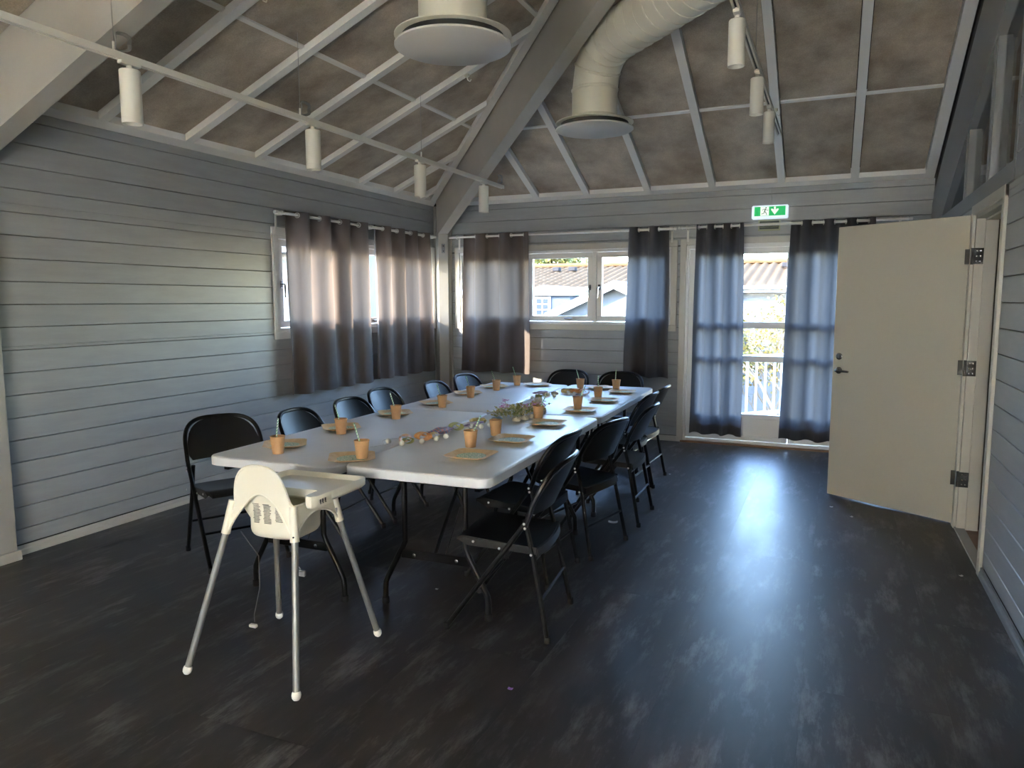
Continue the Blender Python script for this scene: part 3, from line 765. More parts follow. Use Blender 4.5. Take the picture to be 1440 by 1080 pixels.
# ------------------------------------------------------------------ exit signs
m_green = mat('lit_green_sign', (.0, .30, .07), .4, emis=((.0, .30, .065), .2), bump=(50, .02, U))
m_signw = mat('lit_sign_white', (.8, .85, .8), .4, emis=((.80, .90, .78), .13), bump=(50, .02, U))
m_case = mat('lit_sign_case', (.75, .8, .85), .4, emis=((.62, .74, .88), .14), bump=(50, .02, U))
t = thing('exit_sign', 'lit green emergency exit sign with running figure and down arrow', 'exit sign', (3.79, 0, 2.32))
MB().cbox((-.172, -.062, .0), (.172, -.002, .132), .010).build('housing', m_case, t)
MB().cbox((-.146, -.0655, .028), (.146, -.060, .118), .001).build('green_panel', m_green, t)
pn = MB().cbox((-.088, -.0668, .030), (-.008, -.0645, .116), .0005).build('doorway_panel', m_signw, t)
def polyx(pts, y0=-.0685, y1=-.066): return MB().prism(pts, 1, y0, y1)
m_fig = mat('dark_green_figure', (.01, .09, .035), .5, bump=(50, .02, U))
fg = MB()
def limb(a, b, w): 
    a = Vector(a); b = Vector(b); d = (b - a).normalized(); n_ = Vector((-d.y, d.x)) * w
    fg.prism([tuple(a + n_), tuple(b + n_), tuple(b - n_), tuple(a - n_)], 1, -.0692, -.0665)
fg.prism([(-.036 + .0065 * math.cos(a), .106 + .0065 * math.sin(a)) for a in [i * PI / 4 for i in range(8)]], 1, -.0692, -.0665)
limb((-.040, .097), (-.050, .070), .0045); limb((-.041, .095), (-.062, .092), .002); limb((-.062, .092), (-.072, .080), .002)
limb((-.041, .094), (-.026, .082), .002); limb((-.026, .082), (-.013, .085), .002)
limb((-.050, .072), (-.034, .056), .003); limb((-.034, .056), (-.028, .036), .0025)
limb((-.050, .070), (-.056, .053), .003); limb((-.056, .053), (-.080, .046), .0025)
fg.build('running_figure', m_fig, pn, smooth=False, fix=True)
polyx([(.038, .114), (.056, .114), (.056, .085), (.068, .095), (.082, .095), (.082, .082), (.047, .036), (.012, .082), (.012, .095), (.026, .095), (.038, .085)]).build('down_arrow', m_signw, t, smooth=False, fix=True)
t = thing('exit_text_sign', 'small dark emergency exit text plate under the lit exit sign', 'sign', (3.785, 0, 2.205))
m_sf = mat('pale_green_sign_edge', (.30, .32, .20), .5, bump=(50, .02, U)); m_sd = mat('dark_sign_face', (.02, .03, .02), .4, bump=(50, .02, U)); m_sl = mat('sign_lettering', (.20, .24, .14), .5, bump=(50, .02, U))
MB().cbox((-.105, -.006, 0), (.105, 0, .11), .001).build('plate', m_sf, t)
MB().cbox((-.092, -.008, .018), (.092, -.005, .098), .0005).build('face', m_sd, t)
txt('NØDUTGANG', .030, 'lettering', m_sl, t, Matrix.Rotation(PI / 2, 3, 'X'), Vector((0, -.0085, .040)))

# ------------------------------------------------------------------ ventilation ducts
def duct(loc, label, turn):
    t = thing('ceiling_duct', label, 'air duct', loc); R_ = .175
    MB().lathe([(.001, 0), (.294, .0), (.300, .004), (.300, .012), (.294, .015), (.001, .015)], 48).build('diffuser_disc', m_disc, t)
    MB().lathe([(.15, .06), (.292, .050), (.300, .053), (.300, .058), (.20, .075), (R_ + .004, .10), (R_, .105)], 48).build('diffuser_flange', m_duct, t)
    MB().lathe([(.262, .0155), (.262, .0500)], 40).build('gap_shade', m_spotin, t)  # black band added in the gap, shade painted as a dark surface
    for a in range(3):
        an = a * 2.09 + .4; MB().tube([(.2 * math.cos(an), .2 * math.sin(an), .012), (.2 * math.cos(an), .2 * math.sin(an), .07)], .005, 6).build('spacer', m_duct, t)
    def ring(c, ax, r=R_ + .002, w=.008, name='seam'):
        ax = Vector(ax).normalized(); q = Vector((0, 0, 1)).rotation_difference(ax).to_matrix()
        MB().lathe([(r - .002, -w * 1.6), (r + .0055, -w * .5), (r + .0055, w * .5), (r - .002, w * 1.6)], 40, c, q).build(name, m_duct, t)
    if turn:
        z1 = .30
        MB().lathe([(R_ - .002, .09), (R_, .1), (R_, z1)], 44).build('duct_stub', m_duct, t)
        h = Vector((1, -1, 0)).normalized(); rad = .24; zc = z1
        ce = Vector((0, 0, zc)) + h * rad; pts = []
        for i in range(4): 
            a = PI / 2 * i / 3; pts.append(ce - h * rad * math.cos(a) + Vector((0, 0, rad * math.sin(a))))
        # gored elbow: straight segments between joint planes
        cen = [Vector((0, 0, z1))] ; dirs = []
        for i in range(1, 4):
            a = PI / 2 * (i - .5) / 3; tg = (h * math.sin(a) + Vector((0, 0, 1)) * math.cos(a)).normalized(); dirs.append(tg)
            cen.append(cen[-1] + tg * .155)
        ex = cen[-1]
        V = []; n = 44; side = Vector((1, 1, 0)).normalized()
        planes = [Vector((0, 0, 1))]
        for i in range(1, 3): planes.append((dirs[i - 1] + dirs[i]).normalized())
        planes.append(h)
        for c, pn_ in zip(cen, planes):
            o_ = side.cross(pn_).normalized(); 
            for k in range(n):
                a = 2 * PI * k / n; V.append(c + side * math.cos(a) * R_ + o_ * math.sin(a) * R_)
        for i in range(3): MB().add(V[i * n:(i + 2) * n], [(k, (k + 1) % n, n + (k + 1) % n, n + k) for k in range(n)]).build('elbow_gore', m_duct, t, smooth=True)
        for c, pn_ in zip(cen, planes): ring(c, pn_)
        L_ = 1.9
        MB().tube([ex, ex + h * L_], R_, 44, cap=True).build('spiral_duct', m_duct, t)
        # helical lock seam
        path = []; turns = 16
        for i in range(turns * 20 + 1):
            a = 2 * PI * i / 20; s_ = i / (turns * 20) * L_
            path.append(ex + h * s_ + side * math.cos(a) * (R_ + .0005) + Vector((0, 0, 1)) * math.sin(a) * (R_ + .0005))
        MB().tube(path, .0050, 6).build('spiral_seam', m_duct, t)
    else:
        MB().lathe([(R_ - .002, .09), (R_, .1), (R_, .78)], 44).build('duct_stub', m_duct, t)
        ring((0, 0, .245), (0, 0, 1)); 
        path = [((R_ + .0005) * math.cos(i * PI / 12), (R_ + .0005) * math.sin(i * PI / 12), .30 + i / 24 * .11) for i in range(24 * 4)]
        MB().tube(path, .0040, 6).build('spiral_seam', m_duct, t)
    return t
duct((2.570, -4.43, 2.800), 'large cream ceiling duct with round diffuser, nearest to the camera', False)
duct((2.650, -2.25, 2.825), 'cream spiral duct with elbow and round diffuser beside the diagonal beam', True)

# ------------------------------------------------------------------ track lights
def track(x, y0, y1, z, label, ups, coils):
    t = thing('lighting_track', label, 'lighting track', (x, (y0 + y1) / 2, z))
    h = .018; wdt = .017
    pr = [(-wdt, 0), (-.006, 0), (-.006, .012), (.006, .012), (.006, 0), (wdt, 0), (wdt, .032), (-wdt, .032)]
    V = [(x + p[0], yy, z + p[1]) for yy in (y0, y1) for p in pr]
    MB().add(V, [(0, 1, 2, 7), (2, 3, 6, 7), (3, 4, 5, 6), (15, 10, 9, 8), (15, 14, 11, 10), (14, 13, 12, 11)] + [(i, 8 + i, 8 + (i + 1) % 8, (i + 1) % 8) for i in range(8)]).build('rail', m_spot, t, smooth=False, world=True, fix=True)
    MB().box((x - .0058, y0 + .02, z + .010), (x + .0058, y1 - .02, z + .0125)).build('conductor_slot', m_spotin, t, smooth=False, world=True)
    for yy in ups:
        top = min(HC + S * x, HC - S * yy) + .0 if yy > -5.2 else HC + S * x
        MB().tube([(x, yy, z + .03), (x, yy, top)], .0018, 6).build('suspension_wire', m_wire, t, world=True)
        MB().tube([(x, yy, z + .03), (x, yy, z + .075)], .006, 8).build('wire_gripper', m_spot, t, world=True)
    for yy in coils:
        cx = .045
        mb = MB()
        for q in range(4):
            rr = .036 + .003 * q
            mb.tube([(x + .004 * q - .006 + .012 * math.sin(i), yy + .045 + rr * math.cos(2 * PI * i / 16), z + .085 + rr * math.sin(2 * PI * i / 16)) for i in range(16)], .0022, 5, closed=True)
        mb.build('wire_coil', m_wire, t, world=True)
    return t
track(1.275, -6.3, -.93, 2.645, 'long white lighting track hanging over the left wall side', [-5.37, -4.05, -2.55], [-5.37, -4.05, -1.05])
track(3.925, -5.6, -1.08, 2.905, 'white lighting track hanging over the door side of the room', [-3.15], [])
def spot(loc, r, h, label, grp, tilt=0):
    t = thing('spot_lamp', label, 'spotlight', loc, 0, grp)
    MB().cbox((-.016, -.055, -.012), (.016, .055, .010), .003).build('adapter', m_spot, t)
    MB().tube([(0, 0, -.01), (0, 0, -.035)], .014, 12).build('pivot', m_spot, t)
    MB().lathe([(.001, -.032), (r - .004, -.032), (r, -.036), (r, -.036 - h), (r - .003, -.036 - h), (r - .004, -.036 - h + .03), (.001, -.036 - h + .03)], 32).build('lamp_body', m_spot, t)
    MB().lathe([(.001, -.036 - h + .028), (r - .005, -.036 - h + .028)], 24).build('lamp_lens', m_spotin, t)
spot((1.275, -5.29, 2.643), .048, .245, 'white cylinder spotlight on the left track, nearest the camera', 'spotlights on the left track')
spot((1.275, -3.93, 2.643), .048, .245, 'second cylinder spotlight from the camera on the left track', 'spotlights on the left track')
spot((1.275, -2.575, 2.643), .048, .245, 'third cylinder spotlight on the left track, below a hanging wire', 'spotlights on the left track')
spot((1.275, -1.38, 2.643), .048, .245, 'last cylinder spotlight on the left track, before the diagonal beam', 'spotlights on the left track')
spot((3.925, -4.03, 2.903), .041, .215, 'white cylinder spotlight on the right track, nearest the camera', 'spotlights on the right track')
spot((3.925, -3.00, 2.903), .041, .215, 'middle cylinder spotlight on the right track', 'spotlights on the right track')
spot((3.925, -2.10, 2.903), .041, .215, 'farthest cylinder spotlight on the right track, above the exit sign', 'spotlights on the right track')

def hook(loc, label):
    t = thing('ceiling_hook', label, 'hook', loc)
    MB().lathe([(.001, 0), (.022, 0), (.020, -.02), (.008, -.026), (.001, -.026)], 14).build('base', m_duct, t)
    MB().tube([(0, 0, -.02), (.01, 0, -.05), (.03, 0, -.06), (.04, 0, -.045)], .004, 6).build('hook', m_duct, t)
hook((1.62, -2.40, HC + S * 1.62 + .005), 'cream plastic cable clip on a batten behind the near diffuser')
hook((1.40, -4.50, HC + S * 1.40 + .005), 'cream plastic clip on a ceiling batten, top left')
hook((3.89, -1.13, HC + S * 1.13 + .005), 'small cream hook on a ceiling batten above the balcony door')

# ------------------------------------------------------------------ folding tables
def rrect(hx, hy, r, n=6):
    P = []
    for cx, cy, a0 in ((hx - r, hy - r, 0), (-hx + r, hy - r, 90), (-hx + r, -hy + r, 180), (hx - r, -hy + r, 270)):
        for i in range(n + 1):
            a = math.radians(a0 + 90 * i / n); P.append((cx + r * math.cos(a), cy + r * math.sin(a)))
    return P
def loft(mb, rings, cap0=True, cap1=True):
    n = len(rings[0]); k = len(mb.v); mb.v += [tuple(p) for r in rings for p in r]
    for i in range(len(rings) - 1):
        for j in range(n): mb.f.append((k + i * n + j, k + i * n + (j + 1) % n, k + (i + 1) * n + (j + 1) % n, k + (i + 1) * n + j))
    if cap0: mb.f.append(tuple(k + j for j in range(n))[::-1])
    if cap1: mb.f.append(tuple(k + (len(rings) - 1) * n + j for j in range(n)))
    return mb
def make_table():
    t = thing('folding_table', 'x', 'table', (0, 0, 0), 0, None)
    hx, hy, r = .378, .914, .065; TZ = .742
    rg = []
    for ins, z in ((.010, .692), (.0, .697), (.0, .735), (.004, .740), (.010, TZ)):
        rg.append([(p[0], p[1], z) for p in rrect(hx - ins, hy - ins, r - ins * .6, 8)])
    loft(MB(), rg).build('tabletop', m_table, t)
    for sx in (-1, 1): MB().box((sx * .30 - .012, -.86, .665), (sx * .30 + .012, .86, .693)).build('side_rail', m_blacktube, t, smooth=False)
    for sy in (-1, 1):
        y = sy * .70
        for sx in (-1, 1):
            l = MB().tube([(sx * .165, y, .69), (sx * .165, y, .40), (sx * .165, y, .335), (sx * .175, y, .31), (sx * .262, y, .15), (sx * .278, y, .115), (sx * .282, y, .08), (sx * .282, y, .012)], .0145, 10).build('leg', m_blacktube, t)
            MB().lathe([(.017, 0), (.019, .004), (.018, .03), (.0145, .034)], 12, (sx * .282, y, 0)).build('foot_cap', m_rubber, l)
        MB().tube([(-.33, y, .678), (.33, y, .678)], .013, 10).build('top_bar', m_blacktube, t)
        c = MB().cbox((-.185, y - .008, .25), (.185, y + .008, .295), .002).build('crossbar', m_blacktube, t)
        for sx in (-.11, .12): MB().lathe([(.010, 0), (.010, .004), (.004, .006)], 10, (sx, y - .008, .272), Matrix.Rotation(PI / 2, 3, 'X')).build('bolt', m_steel, c)
        MB().tube([(0, y, .285), (0, y - sy * .17, .47), (0, y - sy * .19, .49), (0, y - sy * .38, .68)], .0095, 8).build('brace', m_blacktube, t)
        MB().tube([(.05, y, .27), (.05, y - sy * .18, .48)], .003, 6).build('locking_wire', m_steel, t)
        MB().tube([(-.10, y - sy * .18, .68), (.10, y - sy * .18, .68)], .008, 8).build('stay', m_blacktube, t)
    return t
TR = math.radians(1.6)
tb = make_table(); tb.location = (2.672, -4.205, 0); tb.rotation_euler = (0, 0, TR)
tb['label'] = 'white folding table at the near right of the long table'; tb['group'] = 'white folding tables pushed together'
TG = 'white folding tables pushed together'
dup(tb, (1.910, -4.285, 0), TR * .8, 'white folding table at the near left, behind the high chair', TG)
dup(tb, (2.622, -2.372, 0), TR, 'white folding table at the far right, towards the balcony door', TG)
dup(tb, (1.853, -2.452, 0), TR * .8, 'white folding table at the far left, towards the corner post', TG)

# ------------------------------------------------------------------ folding chairs
m_rivet = mat('bright_rivet_steel', (.75, .75, .74), .3, 1.0, bump=(90, .05, U))
def make_chair():
    t = thing('folding_chair', 'x', 'chair', (0, 0, 0), 0, None)
    def back(y, z):      # point on the curved back shell
        u = y / .225
        return (-.128 - (z - .54) * .47 - .050 * (1 - u * u) + .0 , y, z)
    # seat: contoured plate
    def seat(u, v):
        y = -.205 + .41 * u; x = -.175 + .385 * v
        e = abs(2 * u - 1)
        if v > .8: y *= 1 - .10 * ((v - .8) / .2) ** 2
        if v < .2: y *= 1 - .03 * ((.2 - v) / .2) ** 2
        z = .412 + .030 * v - .012 * (1 - e ** 3) * math.sin(PI * min(v * 1.1, 1)) - (.020 * max(0, (v - .85) / .15) ** 2)
        if v < .12: x -= .018 * (1 - e * e)
        return ((x, y, z), (0, 0, 1))
    s = MB().shell(seat, 14, 12, .018).build('seat', m_black, t)
    for a_, b_ in ((-.210, -.203), (.203, .210)): MB().prism([(-.178, .425), (-.178, .392), (.15, .405), (.20, .43), (.15, .44)], 1, a_, b_).build('seat_side_rim', m_black, s, smooth=False, fix=True)
    def lip(u, v):
        y = -.2 + .4 * u; e = abs(2 * u - 1)
        return ((-.178 - .02 * (1 - e * e) - .004 * v, y, .418 - .036 * v), (1, 0, 0))
    MB().shell(lip, 12, 2, .008).build('rear_lip', m_black, s)
    # backrest
    def ztop(u): return .615 + .180 * max(0., 1 - abs(u) ** 3.4) ** .48
    def bk(u, v):
        uu = 2 * u - 1; k = .90 + .10 * min(1, v * 2.5)
        y = .213 * uu * k; zt = ztop(uu * .985); z = .570 + (zt - .570) * v
        p = back(y, z); return (p, (1, 0, .45 * 0 + .3))
    MB().shell(bk, 20, 10, .011).build('backrest', m_black, t)
    # bent tube around the back, from pivot to pivot
    path = []
    N_ = 26
    path.append((-.128, -.222, .52)); path.append((-.150, -.224, .575))
    for i in range(N_ + 1):
        a = PI * i / N_; c = -math.cos(a); y = math.copysign(abs(c) ** .55, c) * .224; z = .612 + .192 * abs(math.sin(a)) ** .62
        path.append((back(y, z)[0] + .002, y, z))
    path.append((-.150, .224, .575)); path.append((-.128, .222, .52))
    MB().tube(path, .0125, 9).build('back_tube', m_blacktube, t)
    for sy in (-1, 1):
        l = MB().tube([(-.128, sy * .222, .53), (.248, sy * .222, .014)], .0118, 9).build('leg', m_blacktube, t)
        MB().lathe([(.014, 0), (.0155, .004), (.0145, .028), (.0118, .03)], 10, (.250, sy * .222, 0)).build('foot_cap', m_rubber, l)
        l = MB().tube([(-.122, sy * .200, .545), (-.160, sy * .203, .385), (-.232, sy * .226, .014)], .0118, 9).build('leg', m_blacktube, t)
        MB().lathe([(.014, 0), (.0155, .004), (.0145, .028), (.0118, .03)], 10, (-.234, sy * .226, 0)).build('foot_cap', m_rubber, l)
        R = Matrix.Rotation(sy * -PI / 2, 3, 'X')
        for x, z in ((-.128, .535), (-.132, .515), (-.160, .398), (-.005, .405), (.12, .425)):
            MB().lathe([(.0065, 0), (.0065, .003), (.003, .0055)], 8, (x, sy * .235 if x < -.1 else sy * (.213 if x < .1 else .211), z), R).build('rivet', m_rivet, t)
        MB().cbox((-.05, sy * .208 - .003, .36), (-.03, sy * .208 + .003, .42), .001).build('link_plate', m_blacktube, t)
    MB().tube([(-.202, -.212, .19), (-.202, .212, .19)], .0075, 8).build('stretcher', m_blacktube, t)
    MB().tube([(-.168, -.203, .365), (-.168, .203, .365)], .0075, 8).build('stretcher', m_blacktube, t)
    MB().tube([(.12, -.222, .19), (.12, .222, .19)], .0075, 8).build('stretcher', m_blacktube, t)
    return t
CG = 'black folding chairs round the long table'
CH0 = make_chair()
chairs = [
 (3.057, -4.803, 3.244, 'black folding chair on the right side of the table, nearest the camera'),
 (2.870, -4.200, 3.116, 'second black folding chair from the camera on the right side, pushed in'),
 (2.990, -3.650, 2.930, 'third black folding chair from the camera on the right side of the table'),
 (3.035, -2.960, 3.166, 'fourth black folding chair from the camera on the right side of the table'),
 (2.890, -2.330, 3.104, 'fifth black folding chair on the right side, mostly hidden behind its neighbour'),
 (2.885, -1.850, 3.105, 'last black folding chair on the right side, nearest the balcony door'),
 (1.180, -4.640, -.514, 'black folding chair turned at the near left corner of the table'),
 (1.480, -4.110, .093, 'second black folding chair on the left side, with blue sheen on its back'),
 (1.470, -3.530, .019, 'third black folding chair on the left side of the table'),
 (1.345, -2.930, .012, 'fourth black folding chair on the left side, under the curtain end'),
 (1.480, -2.290, .054, 'fifth black folding chair on the left side, before the corner post'),
 (1.430, -1.650, -.101, 'last black folding chair on the left side, below the corner post'),
 (1.949, -1.080, -1.661, 'black folding chair at the far end of the table, left one'),
 (2.532, -1.090, -1.493, 'black folding chair at the far end of the table, right one')]
for i, (x, y, a, lab) in enumerate(chairs):
    if i == 0: CH0.location = (x, y, 0); CH0.rotation_euler = (0, 0, a); CH0['label'] = lab; CH0['group'] = CG
    else: dup(CH0, (x, y, 0), a, lab, CG)

# ------------------------------------------------------------------ high chair
hc = thing('high_chair', 'cream plastic high chair with tray, grey legs and white feet', 'high chair', (2.340, -5.545, 0), math.radians(3))
def sm(a, b, t): t = max(0, min(1, (t - a) / (b - a))); return t * t * (3 - 2 * t)
CXH, CYB, CYF = .174, -.170, .150       # collar half width / back / front at z~.58
TXH, TYB, TYF = .154, -.150, .135       # at the top rim
def per(s, hx, yb, yf, r):
    """s in [0,4): 0 back (left->right), 1 right (back->front), 2 front, 3 left ; rounded"""
    k = int(s) % 4; f_ = s - int(s)
    P = rr_cache(hx, yb, yf, r); 
    return P(k, f_)
def rr_cache(hx, yb, yf, r):
    def P(k, f_):
        if k == 0: A, B = (-hx, yb), (hx, yb)
        elif k == 1: A, B = (hx, yb), (hx, yf)
        elif k == 2: A, B = (hx, yf), (-hx, yf)
        else: A, B = (-hx, yf), (-hx, yb)
        x = A[0] + (B[0] - A[0]) * f_; y = A[1] + (B[1] - A[1]) * f_
        # round the corner towards centre
        d = min(f_, 1 - f_); L_ = abs(B[0] - A[0]) + abs(B[1] - A[1])
        e = max(0, 1 - d * L_ / r)
        cx = math.copysign(1, x) if abs(x) > 1e-6 else 0; cy = 1 if y > (yb + yf) / 2 else -1
        if e > 0:
            q = r * .29 * e * e
            x -= cx * q; y -= cy * q
        return x, y
    return P
def topz(s):
    k = int(s) % 4; f_ = s - int(s); q = 2 * f_ - 1
    if k == 0:
        T = [(0, 1), (.15, .995), (.3, .97), (.45, .915), (.58, .83), (.68, .71), (.76, .55), (.83, .37), (.89, .19), (.95, .06), (1.01, 0)]
        a = abs(q)
        for (a0, b0), (a1, b1) in zip(T, T[1:]):
            if a <= a1: return .702 + .160 * (b0 + (b1 - b0) * (a - a0) / (a1 - a0))
        return .702
    if k == 1: return .702
    if k == 3: return .702
    return .702 - .012 * (1 - q * q)
def botz(s):
    k = int(s) % 4; f_ = s - int(s); q = 2 * f_ - 1
    if k == 0: h, w_ = .215, 1.9
    elif k in (1, 3): h, w_ = .085, 2.0
    else: h, w_ = .075, 2.0
    a = min(1, abs(q) / .93)
    if k == 0: return .572 + .172 * max(0, 1 - a ** 1.9) ** .9
    return .572 + h * (max(0, 1 - a ** w_)) ** .62
NS = 160
def apron(u, v):
    s = u * 4 * .99999; zt, zb2 = topz(s), botz(s); z = zb2 + (zt - zb2) * v
    g = (z - .572) / (.702 - .572); g = max(0, min(1.6, g))
    px, py = per(s, CXH, CYB, CYF, .03); qx, qy = per(s, TXH, TYB, TYF, .05)
    x = px + (qx - px) * min(g, 1); y = py + (qy - py) * min(g, 1)
    if z > .702 and int(s) % 4 == 0:
        e = (z - .702) / .16; y += -.012 * e; x *= 1 - .03 * e * e
    return (x, y, z)
def hcshell(fn, th=.0045):
    def g(u, v):
        p = Vector(fn(u, v)); c = Vector((0, -.0, p.z)); n_ = (p - c); n_.z = 0
        return p, n_.normalized()
    return g
mb = MB(); mb.shell(hcshell(apron), NS, 10, .005)
apr = mb.build('seat_shell', m_hc, hc, fix=True)
# rolled rim along the top
rim = []
for i in range(NS): 
    s = 4 * i / NS; rim.append(Vector(apron(i / NS, 1)))
MB().tube([tuple(p * 1.0) for p in rim], .0052, 8, closed=True).build('rim', m_hc, hc)
# rim around lower arch openings
for k in range(4):
    pts = [apron((k + (.05 + .9 * i / 30)) / 4, 0) for i in range(31)]
    MB().tube(pts, .0050, 6).build('arch_edge', m_hc, apr)
# seat tub hanging inside
def tub(u, v):
    s = u * 4 * .99999; zt = topz(s) - .002
    px, py = per(s, TXH - .014, TYB + .010, TYF - .010, .05); qx, qy = per(s, .124, -.108, .112, .07)
    zbot = .545
    if v < .7:
        w_ = v / .7; z = zt + (zbot + .035 - zt) * w_; e = min(1, w_ * 1.5)
        x = px + (qx - px) * e; y = py + (qy - py) * e
        if int(s) % 4 == 0 and z > .702: y -= .014 * (z - .702) / .16; x *= 1 - .03 * ((z - .702) / .16) ** 2
    else:
        a = (v - .7) / .3 * PI / 2 if v < .9 else PI / 2
        if v < .9:
            a = (v - .7) / .2 * PI / 2
            z = zbot + .035 * (1 - math.sin(a)); sc_ = 1 - .22 * (1 - math.cos(a)); x = qx * sc_; y = qy * sc_
        else:
            sc_ = .78 * (1 - (v - .9) / .1); z = zbot; x = qx * sc_; y = qy * sc_
    return (x, y, z)
def tubn(u, v):
    p = Vector(tub(u, v)); n_ = Vector((p.x, p.y, 0 if v < .7 else -(v - .7) * 4 * .1))
    if v >= .9: n_ = Vector((0, 0, -1))
    if n_.length < 1e-6: n_ = Vector((0, 0, -1))
    return p, n_.normalized()
MB().shell(tubn, 96, 30, .004).build('seat_tub', m_hc, hc, fix=True)
# printed text blocks on the back of the tub (illegible lines)
rnd = random.Random(3)
ink = MB()
def tb_y(x, z):      # back surface of tub at height z (outer)
    w_ = (topz(.5) - .002 - z) / (topz(.5) - .002 - .58); e = min(1, max(0, w_ * 1.5)); return (TYB + .010) + (-.108 - (TYB + .010)) * e - (.014 * max(0, z - .702) / .16) - .0035
for cx0 in (-.068, -.018, .040):
    for r_ in range(14):
        z = .690 - r_ * .0060
        if cx0 > 0 and r_ > 11: continue
        x_ = cx0 + (0 if r_ % 5 else -.003); end = cx0 + rnd.uniform(.024, .036)
        while x_ < end:
            l_ = rnd.uniform(.0015, .006); y_ = tb_y(x_, z)
            ink.box((x_, y_ - .0022, z), (min(x_ + l_, end), y_ + .003, z + .0018)); x_ += l_ + .0013
ink.build('printed_text', m_ink, hc, smooth=False)
ft = {(1, -1): (2.605, -5.827), (-1, -1): (2.064, -5.842), (-1, 1): (2.045, -5.274), (1, 1): (2.584, -5.248)}
for (sx, sy), (fx, fy) in ft.items():
    cx, cy = sx * (CXH - .006), (CYB + .006 if sy < 0 else CYF - .006)
    f_ = Matrix.Rotation(-math.radians(3), 3, 'Z') @ Vector((fx - 2.340, fy + 5.545, .02)); top = Vector((cx, cy, .575)); d = (top - f_).normalized()
    l = MB().tube([f_, top + d * .06], [.0135, .0135], 16).build('leg', m_hcleg, hc)
    q = Vector((0, 0, 1)).rotation_difference(d).to_matrix()
    MB().lathe([(.001, -.020), (.010, -.018), (.0165, -.010), (.0185, .0), (.0175, .010), (.0145, .014)], 16, tuple(f_), q).build('foot_cap', m_cap, l)
    topc = Vector((sx * (TXH - .006), (TYB + .008 if sy < 0 else TYF - .008), .705)); 
    MB().tube([top - d * .005, topc], [.0185, .0150], 14).build('leg_socket', m_hc, hc)
    o_ = Vector((sx * .4, sy * 1.0, 0)).normalized(); R = Vector((0, 0, 1)).rotation_difference(o_).to_matrix()
    MB().lathe([(.004, 0), (.004, .0015), (.001, .0015)], 8, tuple(top + Vector((0, 0, .02)) + o_ * .0185), R).build('screw', m_blacksteel, hc)
# tray: raised-rim tray over the lap with two arms
TRX = .212; T0, T1 = -.004, .285; TZ0 = .712; TXC = .015
tr = MB()
def trect(ins, z, r): return [(p[0] + TXC, p[1] + (T0 + T1) / 2, z) for p in rrect(TRX - ins, (T1 - T0) / 2 - ins, r, 5)]
rg = [trect(.012, TZ0 - .018, .03), trect(.0, TZ0 - .006, .03), trect(.0, TZ0 + .022, .03), trect(.003, TZ0 + .026, .028), trect(.010, TZ0 + .026, .026), trect(.022, TZ0 + .006, .024), trect(.05, TZ0 + .002, .02)]
loft(tr, rg)
# shift back edge on the middle (arms): arms as separate part
tray = tr.build('tray', m_hc, hc)
for sx in (-1, 1):
    xa, xb = sorted((sx * .150 + TXC, sx * .208 + TXC))
    V0 = [(xa, -.085), (xa + .015, -.100), (xb - .02, -.100), (xb - .004, -.075), (xb, .015), (xa, .015)] if sx > 0 else [(xa + .004, -.075), (xa + .02, -.100), (xb - .015, -.100), (xb, -.085), (xb, .015), (xa, .015)]
    cxm = sum(p[0] for p in V0) / 6; cym = sum(p[1] for p in V0) / 6
    def ins(k, z): return [(cxm + (p[0] - cxm) * k, cym + (p[1] - cym) * k, z) for p in V0]
    loft(MB(), [ins(.93, .690), ins(1, .697), ins(1, .732), ins(.96, .738)]).build('tray_arm', m_hc, tray)
    if sx > 0:
        mk = MB()
        for dx in (0, .016, .034): mk.box((xb + .0002 - .001, -.07 + dx, .708), (xb + .0012, -.062 + dx, .722)); mk.box((xb - .001, -.068 + dx, .703), (xb + .0012, -.06 + dx, .706))
        mk.build('size_marks', m_ink, tray, smooth=False)
# harness straps hanging under the seat
st = MB().tube([(-.235 + .05, -.06, .545), (-.24 + .05, .05, .40), (-.30 + .05, .12, .22), (-.36 + .03, .17, .06), (-.34 + .02, .16, .03)], .0022, 6).build('harness_strap', m_strap, hc)
MB().cbox((-.345, .145, .006), (-.305, .165, .022), .004).build('buckle', m_cap, st)
st = MB().tube([(-.02, .06, .543), (-.06, .13, .45), (-.11, .20, .33), (-.10, .22, .29)], .0025, 6).build('harness_strap', m_strap, hc)
MB().cbox((-.125, .205, .262), (-.07, .225, .290), .005).build('buckle', m_hcleg, st)

